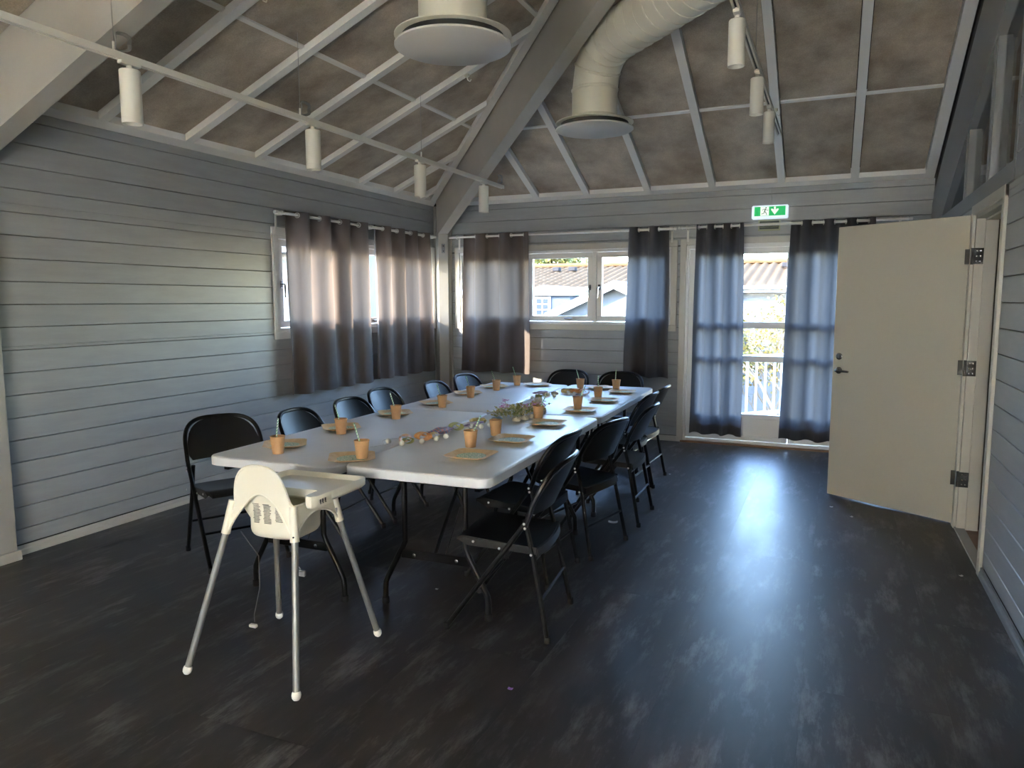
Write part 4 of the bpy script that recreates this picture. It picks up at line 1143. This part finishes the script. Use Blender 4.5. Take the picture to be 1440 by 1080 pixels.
# ------------------------------------------------------------------ cups, straws, plates
TZ = .7425
def make_cup():
    return MB().lathe([(.001, .004), (.0255, .004), (.0262, 0), (.0275, .0), (.0365, .085), (.0382, .086), (.0385, .089), (.0365, .0905), (.0350, .088), (.0348, .084), (.0262, .007), (.001, .007)], 28).build('paper_cup', m_kraft)
def make_plate():
    hw = .072; t = thing('paper_plate', 'x', 'plate')
    def oct_(h, c, z, wob=0):
        P = []
        for (sx, sy) in ((1, 1), (-1, 1), (-1, -1), (1, -1)):
            a = (sx * h, sy * (h - c)); b = (sx * (h - c), sy * h)
            if sx * sy < 0: a, b = b, a
            P += [(a[0], a[1], z - wob), ((a[0] + b[0]) / 2 * 1.02, (a[1] + b[1]) / 2 * 1.02, z - wob * .6), (b[0], b[1], z - wob)]
            P.append(((P[-1][0]) * 1.0, P[-1][1] * 1.0, z)) if False else None
            P = [p for p in P if p is not None]
        return P
    rg = [oct_(.066, .014, .0005), oct_(.078, .018, .003), oct_(.100, .024, .0145, .001), oct_(.111, .027, .017, .001), oct_(.111, .027, .0183, .001), oct_(.099, .024, .0162, .001), oct_(.077, .018, .0052), oct_(.04, .010, .0025)]
    loft(MB(), rg).build('plate_body', m_plate, t)
    MB().lathe([(.001, .0060), (.073, .0060), (.0745, .0056), (.073, .0050), (.001, .0050)], 32).build('printed_center', m_print, t)
    return t
def straw(loc, az, lean, ln, label):
    d = Vector((math.cos(az) * math.sin(lean), math.sin(az) * math.sin(lean), math.cos(lean)))
    mb = MB().tube([(0, 0, 0), (0, 0, ln)], .0036, 8)
    o = mb.build('paper_straw', m_straw)
    o.location = loc; o.rotation_euler = Vector((0, 0, 1)).rotation_difference(d).to_euler()
    tag(o, label, 'straw', 'green striped straws'); return o
# key, cup xy, plate xy, plate rot, straw azimuth (deg), lean, where
settings = [
 ('A', (1.859, -5.029), (1.760, -4.86), 38, 75, 8, 'at the near left corner'),
 ('B', (1.814, -4.442), (1.708, -4.30), 42, 165, 24, 'second on the left side'),
 ('C', (1.810, -3.845), (1.697, -3.68), 40, 165, 24, 'third on the left side'),
 ('D', (1.836, -3.266), (1.708, -3.135), 45, 165, 30, 'fourth on the left side'),
 ('E', (1.774, -2.684), (1.655, -2.50), 35, 160, 26, 'fifth on the left side'),
 ('F', (1.765, -2.171), (1.653, -1.98), 40, 165, 26, 'last on the left side'),
 ('G', (1.780, -1.751), (1.960, -1.70), 45, 160, 24, 'at the far end, left seat'),
 ('O', (2.402, -1.794), (2.560, -1.72), 40, 150, 24, 'at the far end, right seat'),
 ('N', (2.715, -1.754), (2.815, -1.93), 10, 60, 4, 'last on the right side'),
 ('M', (2.728, -2.335), (2.823, -2.497), 8, 110, 4, 'fifth on the right side'),
 ('L', (2.739, -2.947), (2.815, -3.05), 5, 25, 26, 'fourth on the right side'),
 ('K', (2.676, -3.498), (2.800, -3.666), 4, 25, 26, 'third on the right side'),
 ('J', (2.684, -4.150), (2.817, -4.255), 3, -60, 10, 'second on the right side'),
 ('I', (2.686, -4.500), (2.800, -4.72), 2, 25, 28, 'nearest on the right side'),
 ('H', (2.400, -4.960), (2.290, -5.00), 35, 165, 34, 'at the near end behind the high chair')]
on_plate = {'H': 1, 'L': 1, 'N': 1, 'M': 1}
cup0 = make_cup(); pl0 = make_plate(); first = True
for key, (cx, cy), (px, py), pr_, az, ln_, where in settings:
    pz = TZ + .0005
    lbl = 'square kraft paper plate with green print, ' + where
    if first: pl0.location = (px, py, pz); pl0.rotation_euler = (0, 0, math.radians(pr_)); pl0['label'] = lbl; pl0['group'] = 'kraft paper plates'
    else: dup(pl0, (px, py, pz), math.radians(pr_), lbl, 'kraft paper plates')
    dist = math.hypot(cx - px, cy - py); a_ = math.radians(pr_)
    lx = abs((cx - px) * math.cos(a_) + (cy - py) * math.sin(a_)); ly = abs(-(cx - px) * math.sin(a_) + (cy - py) * math.cos(a_)); mxd = max(lx, ly)
    tilt = 0
    if mxd < .05: cz = pz + .0062
    elif mxd < .125: # stand on the flat part of the plate: pull it in
        f_ = .048 / mxd if mxd > .048 else 1; cx = px + (cx - px) * f_; cy = py + (cy - py) * f_; cz = pz + .0062
    else: cz = TZ + .0005
    if key in ('A', 'B', 'C', 'D', 'E', 'F', 'J', 'K', 'I') and mxd < .145 and cz < pz + .005:
        f_ = .147 / mxd; cx = px + (cx - px) * f_; cy = py + (cy - py) * f_
    c = cup0 if first else cup0.copy()
    if not first: COL.objects.link(c)
    c.location = (cx, cy, cz); tag(c, 'brown kraft paper cup, ' + where, 'cup', 'kraft paper cups')
    if key != 'J':
        a2 = math.radians(az); l_ = math.radians(ln_)
        bx, by = -.016 * math.cos(a2), -.016 * math.sin(a2)
        l2 = min(l_, .42)
        straw((cx + bx, cy + by, cz + .010), a2, l2, .172, 'green and white striped straw in the cup ' + where)
    first = False

# ------------------------------------------------------------------ table decoration
rc = random.Random(11)
m_orange = mat('orange_ribbon', (.72, .30, .10), .5, noise=(40, (.82, .52, .22), .35, .7, 3, U))
m_gold = mat('gold_ribbon', (.60, .42, .12), .4, noise=(40, (.75, .62, .3), .35, .7, 3, U))
m_olive = mat('olive_ribbon', (.33, .36, .10), .6, noise=(40, (.52, .48, .2), .35, .7, 3, U))
m_blue = stripe_material('blue_pink_striped_cloth', (.25, .29, .50), (.55, .30, .34), 260, 0)
m_lilac = stripe_material('lilac_striped_cloth', (.38, .26, .46), (.58, .52, .55), 240, 1)
m_teal = mat('dusty_teal_cloth', (.16, .26, .30), .7, bump=(90, .3, U))
m_cream = mat('cream_rolled_paper', (.78, .70, .54), .7, noise=(60, (.60, .50, .36), .35, .7, 3, U))
m_pinkp = mat('mauve_rolled_paper', (.48, .34, .40), .7, noise=(60, (.6, .5, .5), .35, .7, 3, U))
m_pom = mat('white_pompom_bulb', (.74, .72, .62), .6, bump=(200, .4, U))
m_red = mat('red_orange_paper', (.50, .12, .06), .6, noise=(40, (.5, .25, .1), .35, .7, 3, U))
m_bloom = mat('purple_pink_blossom', (.55, .12, .36), .6, noise=(60, (.80, .42, .66), .4, .6, 3, U))
m_leaf = mat('yellow_green_leaves', (.20, .24, .04), .6, noise=(50, (.60, .52, .18), .4, .65, 3, U))
m_bud = mat('cream_buds', (.60, .52, .26), .6, noise=(50, (.4, .3, .1), .4, .65, 3, U))
def ribbon(name, loc, rz, R0, w, turns, material, label, cat='ribbon', flat=.6, grp=None):
    # a curled band lying on its edge / side: rolled loops leaning over
    R0 *= 1.3; w *= 1.25
    def fn(u, v):
        a = 2 * PI * turns * u; r = R0 * (.45 + .55 * u)
        x = r * math.cos(a) + .35 * R0 * u; z = R0 * flat + r * math.sin(a) * flat; y = (v - .5) * w + .2 * w * math.sin(a * .7)
        return (x, y, max(z, .001))
    mb = MB(); mb.grid(fn, int(26 * turns), 3)
    V = mb.v; mn = min(v[2] for v in V); mb.v = [(a, b, c - mn + .001) for a, b, c in V]
    n = len(mb.v); k = 4
    # give thickness by adding an offset copy
    V2 = [(a, b, c + .0016) for a, b, c in mb.v]; F2 = [tuple(i + n for i in f[::-1]) for f in mb.f]; mb.v += V2; mb.f += F2
    o = mb.build(name, material); o.location = loc; o.rotation_euler = (0, 0, rz); return tag(o, label, cat, grp)
def twist(name, loc, rz, L_, r, material, label, cat='cloth'):
    ph_ = rc.uniform(0, 6)
    def fn(u, v):
        a = 2 * PI * v; x = (u - .5) * L_; env = (abs(math.sin(PI * min(max(u, .02), .98))) ** .5) * (1 + .25 * math.sin(9 * u + ph_))
        rr = r * env * (1 + .28 * math.sin(3 * a + 7 * u + ph_) + .12 * math.sin(5 * a - 11 * u))
        return (x, rr * 1.5 * math.cos(a), r * .8 + rr * .8 * math.sin(a))
    mb = MB().grid(fn, 30, 20); mn = min(v[2] for v in mb.v); mb.v = [(a, b, c - mn + .0005) for a, b, c in mb.v]
    o = mb.build(name, material); o.location = loc; o.rotation_euler = (0, 0, rz); return tag(o, label, cat)
Z0 = TZ + .0006
ribbon('ribbon_curl', (2.275, -4.500, Z0), .3, .030, .030, 1.6, m_orange, 'orange ribbon curl at the near end of the centre decoration')
ribbon('ribbon_curl', (2.325, -4.555, Z0), 1.0, .024, .026, 1.3, m_olive, 'olive yellow ribbon curl beside the nearest orange curl')
ribbon('ribbon_curl', (2.350, -4.440, Z0), 1.1, .034, .045, 1.5, m_orange, 'larger orange and gold ribbon curl behind the nearest one')
ribbon('ribbon_curl', (2.385, -4.375, Z0), .6, .026, .035, 1.4, m_gold, 'gold ribbon curl before the blue striped cloth')
twist('cloth_twist', (2.360, -4.230, Z0), 1.25, .19, .019, m_blue, 'blue and pink striped cloth twist in the centre decoration')
ribbon('ribbon_curl', (2.365, -4.075, Z0), .9, .034, .045, 1.6, m_olive, 'olive green ribbon curl on the end of the blue cloth')
twist('cloth_twist', (2.425, -3.940, Z0), 1.35, .19, .016, m_lilac, 'lilac striped cloth twist before the flowers')
twist('cloth_roll', (2.395, -3.820, Z0), .5, .11, .020, m_gold, 'olive gold cloth roll at the foot of the flowers')
twist('cloth_twist', (2.480, -3.730, Z0), 1.3, .12, .017, m_teal, 'dusty teal cloth strip beside the flowers')
# flower bunch
fb = thing('flower_bunch', 'bunch of purple pink flowers and yellow green leaves mid table', 'flowers', (2.47, -3.45, Z0))
stems = MB(); leaves = MB(); blooms = MB(); buds = MB()
for i in range(110):
    cx = rc.uniform(-.13, .15); cy = rc.uniform(-.20, .30) ; cy = cy
    base = Vector((cx * .6, cy * .8, .004)); h = rc.uniform(.03, .07) * (1.0 if cy < .1 else .8); tip = Vector((cx + rc.uniform(-.02, .02), cy + rc.uniform(-.02, .02), h))
    stems.tube([base, (base + tip) / 2 + Vector((0, 0, .01)), tip], .0012, 4)
    for q in range(4):
        a = rc.uniform(0, 6.3); l_ = rc.uniform(.018, .032); c = base.lerp(tip, rc.uniform(.3, 1)); d = Vector((math.cos(a), math.sin(a), rc.uniform(.0, .9))).normalized(); n_ = d.cross(Vector((0, 0, 1))).normalized() * l_ * .3
        leaves.add([c, c + d * l_ * .5 + n_ + Vector((0, 0, .002)), c + d * l_, c + d * l_ * .5 - n_], [(0, 1, 2, 3), (3, 2, 1, 0)])
    if rc.random() < .5:
        c = tip; buds.sphere(tuple(c), rc.uniform(.005, .008), 7, 5)
def bloomhead(c, k, s):
    for i in range(k):
        p = Vector(c) + Vector((rc.gauss(0, s), rc.gauss(0, s), rc.gauss(0, s * .45)))
        a = rc.uniform(0, 6.3)
        for q in range(5):
            an = a + q * 1.256; d = Vector((math.cos(an), math.sin(an), .5)).normalized() * .0095; n_ = Vector((-math.sin(an), math.cos(an), 0)) * .0042
            blooms.add([p, p + d * .6 + n_, p + d, p + d * .6 - n_], [(0, 1, 2, 3), (3, 2, 1, 0)])
for c, k, s in (((-.04, -.03, .105), 12, .010), ((-.035, -.06, .075), 30, .020), ((.06, .10, .060), 26, .022), ((.09, .18, .056), 26, .022), ((.12, .26, .05), 22, .02), ((.03, .22, .075), 6, .02)):
    bloomhead(c, k, s)
for c in ((-.04, -.03, .10), (-.035, -.06, .07), (.09, .18, .056)): stems.tube([(c[0] * .7, c[1] * .8, .003), (c[0], c[1], c[2])], .0014, 5)
for nm, mb_, mt_ in (('stems', stems, m_leaf), ('leaves', leaves, m_leaf), ('blossoms', blooms, m_bloom), ('buds', buds, m_bud)):
    tag(mb_.build(nm, mt_, fb, smooth=False), kind='stuff')
# cream rolled paper rosettes in an arc after the flowers
spotsr = [(2.575, -3.62, m_cream, 'right edge of the flowers, nearest'), (2.600, -3.545, m_cream, 'right edge of the flowers, second'), (2.620, -3.47, m_cream, 'right edge of the flowers, third'),
          (2.625, -3.385, m_pinkp, 'right edge of the flowers, mauve'), (2.615, -3.295, m_pinkp, 'mauve, at the end of the flowers'), (2.585, -3.20, m_cream, 'behind the mauve ones'),
          (2.420, -2.93, m_gold, 'yellow, alone before the far cluster'), (2.395, -2.80, m_cream, 'on the curve towards the far cluster'), (2.345, -2.66, m_cream, 'at the bend of the far cluster'),
          (2.275, -2.48, m_olive, 'dark olive, left of the far cluster'), (2.300, -2.36, m_cream, 'left half of the far cluster'), (2.330, -2.25, m_cream, 'middle of the far cluster')]
for x_, y_, mt_, w_ in spotsr:
    def fn(u, v):
        a = 2 * PI * 2.6 * u; r = .008 + .026 * u; return (r * math.cos(a) * (1 + .15 * math.sin(2.3 * a)), r * math.sin(a), .001 + .026 * v * (1 - .3 * u) + .003 * math.sin(5 * a) * v)
    mb = MB().grid(fn, 50, 3); mb.v = mb.v + [(a * .96, b * .96, c) for a, b, c in mb.v]; nF = len(mb.f); nV = len(mb.v) // 2; mb.f = mb.f + [tuple(i + nV for i in f[::-1]) for f in mb.f]
    o = mb.build('paper_rosette', mt_); o.location = (x_, y_, Z0); o.rotation_euler = (0, 0, rc.uniform(0, 6)); tag(o, 'curled paper rosette, ' + w_, 'rosette', 'curled paper rosettes')
ribbon('ribbon_curl', (2.400, -2.150, Z0), 1.2, .036, .05, 1.6, m_gold, 'gold ribbon curl in the far cluster of the decoration')
ribbon('ribbon_curl', (2.470, -2.130, Z0), 1.5, .032, .05, 1.4, m_orange, 'amber ribbon curl next to the red one at the far end')
ribbon('ribbon_curl', (2.545, -2.150, Z0), .4, .034, .06, 1.5, m_red, 'red orange ribbon curl at the far right end of the decoration')
twist('cloth_twist', (2.225, -2.300, Z0), 1.0, .16, .014, m_pinkp, 'pale mauve cloth twist left of the far cluster')
# string of white ball lights along the decoration
sl = thing('string_light', 'string of small white ball lights winding along the decoration', 'string light', (2.3, -4.6, Z0))
bp_ = [(2.335, -4.62), (2.410, -4.535), (2.44, -4.43), (2.455, -4.35), (2.475, -4.12), (2.495, -3.98), (2.515, -3.90), (2.50, -3.80), (2.43, -3.98), (2.24, -4.60), (2.36, -2.72), (2.40, -2.45), (2.44, -2.22), (2.50, -2.25), (2.28, -2.62)]
for x_, y_ in bp_: MB().sphere((x_, y_, Z0 + .0155), .0155, 12, 8).build('bulb', m_pom, sl, world=True)
path = []
for i in range(120):
    u = i / 119; x_ = 2.20 + .20 * u + .045 * math.sin(23 * u) + .02 * math.sin(57 * u); y_ = -4.72 + 1.0 * u + .05 * math.sin(31 * u)
    path.append((x_, y_, Z0 + .0015 + .006 * abs(math.sin(40 * u))))
MB().tube(path, .0009, 4).build('wire', m_wire, sl, world=True)

# ------------------------------------------------------------------ small things on the floor
m_paper = mat('white_paper_scrap', (.7, .7, .68), .7, bump=(80, .3, U)); m_purp = mat('purple_scrap', (.30, .15, .50), .6, bump=(80, .3, U))
def scrap(x_, y_, s, material, label, ln=1.0, rz=0):
    def fn(u, v): return (((u - .5) * s * ln, (v - .5) * s * .6, .0008 + .25 * s * (u - .5) ** 2 * 2 + .1 * s * v * v), (0, 0, 1))
    o = MB().shell(fn, 4, 3, .0008).build('paper_scrap', material); o.location = (x_, y_, 0); o.rotation_euler = (0, 0, rz); tag(o, label, 'scrap')
scrap(3.32, -5.43, .020, m_purp, 'tiny purple scrap on the dark floor, front middle')
scrap(4.46, -2.15, .022, m_paper, 'tiny white scrap on the floor before the open door edge')
scrap(4.59, -2.37, .024, m_paper, 'tiny white scrap on the floor under the open door', rz=1)
scrap(3.16, -1.58, .018, m_paper, 'tiny white scrap on the floor by the last right chair')
scrap(5.12, -3.36, .022, m_paper, 'tiny white scrap on the floor at the right door frame', rz=.6)
scrap(3.09, -3.15, .045, m_paper, 'white paper strip on the floor under the right chairs', 1.4, .2)
scrap(2.56, -4.66, .016, m_paper, 'tiny white scrap on the floor behind the high chair')

# ------------------------------------------------------------------ outdoors
m_rail = mat('white_painted_rail', (.70, .70, .68), .5, bump=(60, .1, U))
m_boards = mat('weathered_balcony_boards', (.33, .27, .20), .7, noise=(6, (.42, .35, .26), .3, .7, 5, (1, 10, 1)), bump=(20, .3, (1, 10, 1)))
bal = thing('balcony_railing', 'white balcony railing with upright balusters outside the glazed door', 'railing', (3.6, 1.8, -.1))
A = Vector((2.35, .48, 0)); B = Vector((4.75, 3.13, 0)); D = (B - A)
def seg(z, r, w=None):
    n_ = Vector((-D.y, D.x, 0)).normalized() * (w or r); return [A - n_ + Vector((0, 0, z - r)), B - n_ + Vector((0, 0, z - r)), B + n_ + Vector((0, 0, z - r)), A + n_ + Vector((0, 0, z - r)), A - n_ + Vector((0, 0, z + r)), B - n_ + Vector((0, 0, z + r)), B + n_ + Vector((0, 0, z + r)), A + n_ + Vector((0, 0, z + r))]
BF = [(0, 3, 2, 1), (4, 5, 6, 7), (0, 1, 5, 4), (1, 2, 6, 5), (2, 3, 7, 6), (3, 0, 4, 7)]
MB().add(seg(.815, .018, .05), BF).build('top_rail', m_rail, bal, smooth=False, world=True, fix=True)
MB().add(seg(.085, .022, .02), BF).build('bottom_rail', m_rail, bal, smooth=False, world=True, fix=True)
nb = 24
for i in range(nb + 1):
    p = A + D * i / nb; w_ = .033 if i % 8 == 7 else .014
    MB().cbox((p.x - w_, p.y - w_, -.10 if w_ > .02 else .08), (p.x + w_, p.y + w_, .83 if w_ > .02 else .80), .003).build('post' if w_ > .02 else 'baluster', m_rail, bal, world=True)
dk = MB().add([(2.2, .17, -.16), (4.9, .17, -.16), (4.9, 3.35, -.16), (2.2, .35, -.16), (2.2, .17, -.10), (4.9, .17, -.10), (4.9, 3.35, -.10), (2.2, .35, -.10)], BF)
tag(dk.build('balcony_floor', m_boards, None, smooth=False, fix=True), 'weathered balcony floor outside the glazed door', None, None, 'structure')
m_ground = mat('pale_autumn_ground', (.10, .07, .035), .9, noise=(.35, (.14, .11, .065), .35, .65, 6, U))
tag(MB().box((-80, -60, -3.6), (80, 90, -3.5)).build('ground', m_ground, None, smooth=False), 'pale autumn ground outside', None, None, 'structure')
m_siding = stripe_material('white_lap_siding', (.74, .74, .72), (.66, .66, .65), 42, 2)
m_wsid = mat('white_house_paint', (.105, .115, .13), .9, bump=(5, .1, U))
m_roof = mat('clay_roof_tiles', (.085, .050, .026), 1.0, spec=.05, noise=(2.5, (.11, .068, .038), .3, .7, 5, U))
m_bl = mat('dark_house_window', (.035, .045, .06), .2, bump=(5, .02, U))
def house(name, label, x0, x1, yf, yr, ze, zr, zb3, wins, siding=True):
    h = thing(name, label, 'house', ((x0 + x1) / 2, yf, zb3))
    MB().box((x0, yf, zb3), (x1, 2 * yr - yf, ze)).build('wall', m_wsid, h, smooth=False, world=True)
    z = zb3 + .15; k = 0
    sd_ = MB()
    while z < ze - .1 and siding:
        sd_.add([(x0 - .01, yf - .035, z), (x1 + .01, yf - .035, z), (x1 + .01, yf - .005, z + .15), (x0 - .01, yf - .005, z + .15), (x0 - .01, yf, z), (x1 + .01, yf, z)], [(0, 1, 2, 3), (0, 4, 5, 1)]); z += .155
    if siding: tag(sd_.build('siding', m_wsid, h, smooth=False, world=True), kind='stuff')
    # pantile roof: corrugated sheet in courses
    n = int((x1 - x0 + 1) / .32 * 7)
    def fn(u, v):
        x_ = x0 - .5 + (x1 - x0 + 1) * u; y_ = yf - .5 + (yr - yf + .5) * v; z_ = ze - .05 + (zr - ze) * v
        c = v * 14; return (x_, y_, z_ + .045 * math.sin(2 * PI * (x1 - x0 + 1) * u / .32) - .035 * (c - int(c)))
    mb = MB().grid(fn, min(n, 620), 42); mb.build('tiled_roof', m_roof, h, world=True)
    MB().add([(x0 - .5, yr, zr), (x1 + .5, yr, zr), (x1 + .5, 2 * yr - yf + .5, ze - .05), (x0 - .5, 2 * yr - yf + .5, ze - .05)], [(3, 2, 1, 0)]).build('rear_roof', m_roof, h, smooth=False, world=True)
    MB().cbox((x0 - .5, yf - .56, ze - .22), (x1 + .5, yf - .50, ze - .04), .01).build('fascia', m_wsid, h, world=True)
    MB().tube([(x0 - .5, yf - .62, ze - .06), (x1 + .5, yf - .62, ze - .06)], .06, 8).build('gutter', m_rail, h, world=True)
    MB().tube([(x0 - .5, yr, zr + .02), (x1 + .5, yr, zr + .02)], .09, 8).build('ridge', m_roof, h, world=True)
    for (a, b, c, d) in wins:
        fr = MB().cbox((a - .12, yf - .08, c - .12), (b + .12, yf - .02, d + .12), .01).build('window', m_rail, h, world=True)
        nx, nz = 2, 3
        for i in range(nx):
            for j in range(nz):
                u0_, u1_ = a + (b - a) * i / nx + .03, a + (b - a) * (i + 1) / nx - .03; w0, w1 = c + (d - c) * j / nz + .03, c + (d - c) * (j + 1) / nz - .03
                o = MB().box((u0_, yf - .095, w0), (u1_, yf - .078, w1)); o.v = [tuple(Vector(v) - h.location) for v in o.v]; o.build('pane', m_bl, fr, smooth=False)
    return h
house('row_house', 'white row house with brown tiled roof seen through the back window', -14, 9, 17, 22.5, 1.98, 3.02, -3.5, [(-4.6, -3.95, 1.08, 1.70), (-1.9, -1.2, .3, 1.3), (1.2, 2.0, -.6, .7), (4.2, 5.0, -.6, .7)])
m_bark2 = mat('dark_vent_metal', (.03, .028, .03), .9, spec=.1, bump=(5, .1, U))
# vent hoods on the roof
h = bpy.data.objects.get('row_house')
for xx in (-6.3, -5.6, -2.9, 2.6): 
    o = MB().cbox((xx, 20.9, 2.74), (xx + .28, 21.2, 2.90), .02); o.build('roof_vent', m_bark2, h, world=True)
# projecting bay with balcony on the row house
m_bayshade = mat('shadowed_white_house_paint', (.055, .066, .085), .9, bump=(5, .1, U))  # blue-grey is shadow on the white facade, put into the colour
pb = h
MB().box((-5.05, 14.6, -3.5), (-3.35, 16.95, 1.80)).build('bay_wall', m_bayshade, pb, smooth=False, world=True)
MB().prism([(-5.25, 1.78), (-4.2, 2.02), (-3.15, 1.78), (-3.15, 1.70), (-5.25, 1.70)], 1, 14.4, 16.95).build('bay_roof', m_rail, pb, smooth=False, world=True, fix=True)
fr = MB().cbox((-4.55, 14.53, 1.02), (-4.0, 14.595, 1.66), .01).build('window', m_rail, pb, world=True)
for i in range(2):
    for j in range(3):
        o = MB().box((-4.47 + i * .22, 14.51, 1.08 + j * .18), (-4.30 + i * .22, 14.53, 1.22 + j * .18)); o.v = [tuple(Vector(v) - pb.location) for v in o.v]; o.build('pane', m_bl, fr, smooth=False)
m_balg = mat('grey_balcony_front', (.09, .10, .115), .7, bump=(10, .2, U))
MB().cbox((-5.3, 13.7, .25), (-3.1, 13.76, .95), .01).build('balcony_front', m_balg, pb, world=True)
MB().cbox((-5.3, 13.7, .12), (-3.1, 14.6, .22), .01).build('balcony_floor', m_balg, pb, world=True)
MB().cbox((-5.35, 13.66, .95), (-3.05, 13.80, 1.02), .01).build('balcony_rail', m_rail, pb, world=True)
for xx in (-5.25, -3.2): MB().cbox((xx, 13.7, -3.5), (xx + .1, 13.8, .12), .01).build('post', m_rail, pb, world=True)
# near white gable roof (outbuilding)
gb = thing('gabled_outbuilding', 'white gabled outbuilding at the right of the back window view', 'house', (-.7, 10.4, -3.5))
MB().prism([(-2.2, -3.5), (.8, -3.5), (.8, 1.25), (-.7, 1.92), (-2.2, 1.25)], 1, 10.6, 13.5).build('wall', m_wsid, gb, smooth=False, world=True, fix=True)
m_broof = mat('pale_metal_roof', (.25, .25, .25), .5, bump=(10, .1, U))
for s_ in (-1, 1):
    x_, x2 = -.7, -.7 + s_ * 1.85; z_, z2 = 2.02, 1.19
    MB().prism([(x_, z_), (x2, z2), (x2, z2 - .08), (x_, z_ - .08)], 1, 10.3, 13.6).build('roof_slope', m_broof, gb, smooth=False, world=True, fix=True)
    MB().prism([(x_, z_ + .01), (x2, z2 + .01), (x2, z2 - .20), (x_, z_ - .20)], 1, 10.25, 10.29).build('bargeboard', m_rail, gb, smooth=False, world=True, fix=True)
# neighbour wall to the left, seen past the left window
house('neighbour_house', 'pale sided neighbour house glimpsed through the left window', -13, -4.3, 3.2, 4.7, 2.6, 3.2, -3.5, [(-8.9, -8.2, .2, 1.5)])
m_bounce = mat('pale_bounce_boards', (.80, .76, .66), .7, noise=(4, (.74, .70, .60), .3, .7, 5, (8, .6, 1)), bump=(20, .3, (10, 1, 1)))  # unseen pale decks added to bounce sunlight up through the windows
tag(MB().box((-5.0, -11, -.2), (-.17, .3, -.12)).build('added_bounce_terrace', m_bounce, None, smooth=False), 'added pale terrace bouncing sunlight in through the left window', None, None, 'structure')
tag(MB().box((-.17, -15, -.2), (W + .2, -10.56, -.12)).build('added_bounce_terrace', m_bounce, None, smooth=False), 'added pale terrace bouncing light in through the rear window', None, None, 'structure')

m_bark = mat('grey_brown_bark', (.11, .085, .06), .9, bump=(20, .5, (1, 1, .3))); 
m_autumn = mat('autumn_leaves', (.20, .11, .015), .8, noise=(3, (.10, .11, .02), .35, .65, 3, U))
m_green2 = mat('green_yellow_crown', (.06, .085, .025), .8, noise=(1.5, (.18, .15, .03), .35, .65, 3, U))
def tree(name, label, base, h, cr, nleaf, lm, seed, leafr=.09, bare=False):
    r = random.Random(seed); t = thing(name, label, 'tree', base); tw = MB(); lv = MB(); tips = []
    def br(p, d, l, rad, dep):
        q = p + d * l; m_ = (p + q) / 2 + Vector((r.uniform(-.06, .06), r.uniform(-.06, .06), 0)) * l
        tw.tube([p, m_, q], [rad, rad * .8, rad * .6], 5 if dep < 2 else 4)
        if dep >= 4: tips.append(q); return
        for _ in range(3 if dep else 5):
            nd = (d + Vector((r.uniform(-1, 1), r.uniform(-1, 1), r.uniform(-.25, .7))) * .75).normalized(); br(q if r.random() < .7 else m_, nd, l * r.uniform(.55, .8), rad * .55, dep + 1)
    br(Vector((0, 0, 0)), Vector((0, 0, 1)), h * .36, h * .013, 0)
    tw.build('trunk', m_bark, t)
    for i in range(nleaf):
        p = r.choice(tips) + Vector((r.gauss(0, cr), r.gauss(0, cr), r.gauss(0, cr))); a, b = Vector((r.uniform(-1, 1), r.uniform(-1, 1), r.uniform(-1, 1))).normalized(), Vector((r.uniform(-1, 1), r.uniform(-1, 1), r.uniform(-1, 1))).normalized(); c = a.cross(b).normalized()
        lv.add([p, p + (a + c) * leafr * .5, p + a * leafr, p + (a - c) * leafr * .5], [(0, 1, 2, 3)])
    if nleaf: tag(lv.build('crown', lm, t, smooth=False), kind='stuff')
    return t
tree('garden_tree', 'green and yellow tree rising behind the tiled roof', (-11.4, 34, -3.5), 10.4, .5, 6500, m_green2, 5, .22)
tree('garden_tree', 'bare branched tree outside the balcony door', (3.9, 7.6, -3.5), 5.6, .1, 250, m_autumn, 8, .08)
tree('garden_shrub', 'orange yellow autumn shrub outside the balcony door', (2.95, 13.7, -3.5), 5.0, .28, 3200, m_autumn, 9, .10)
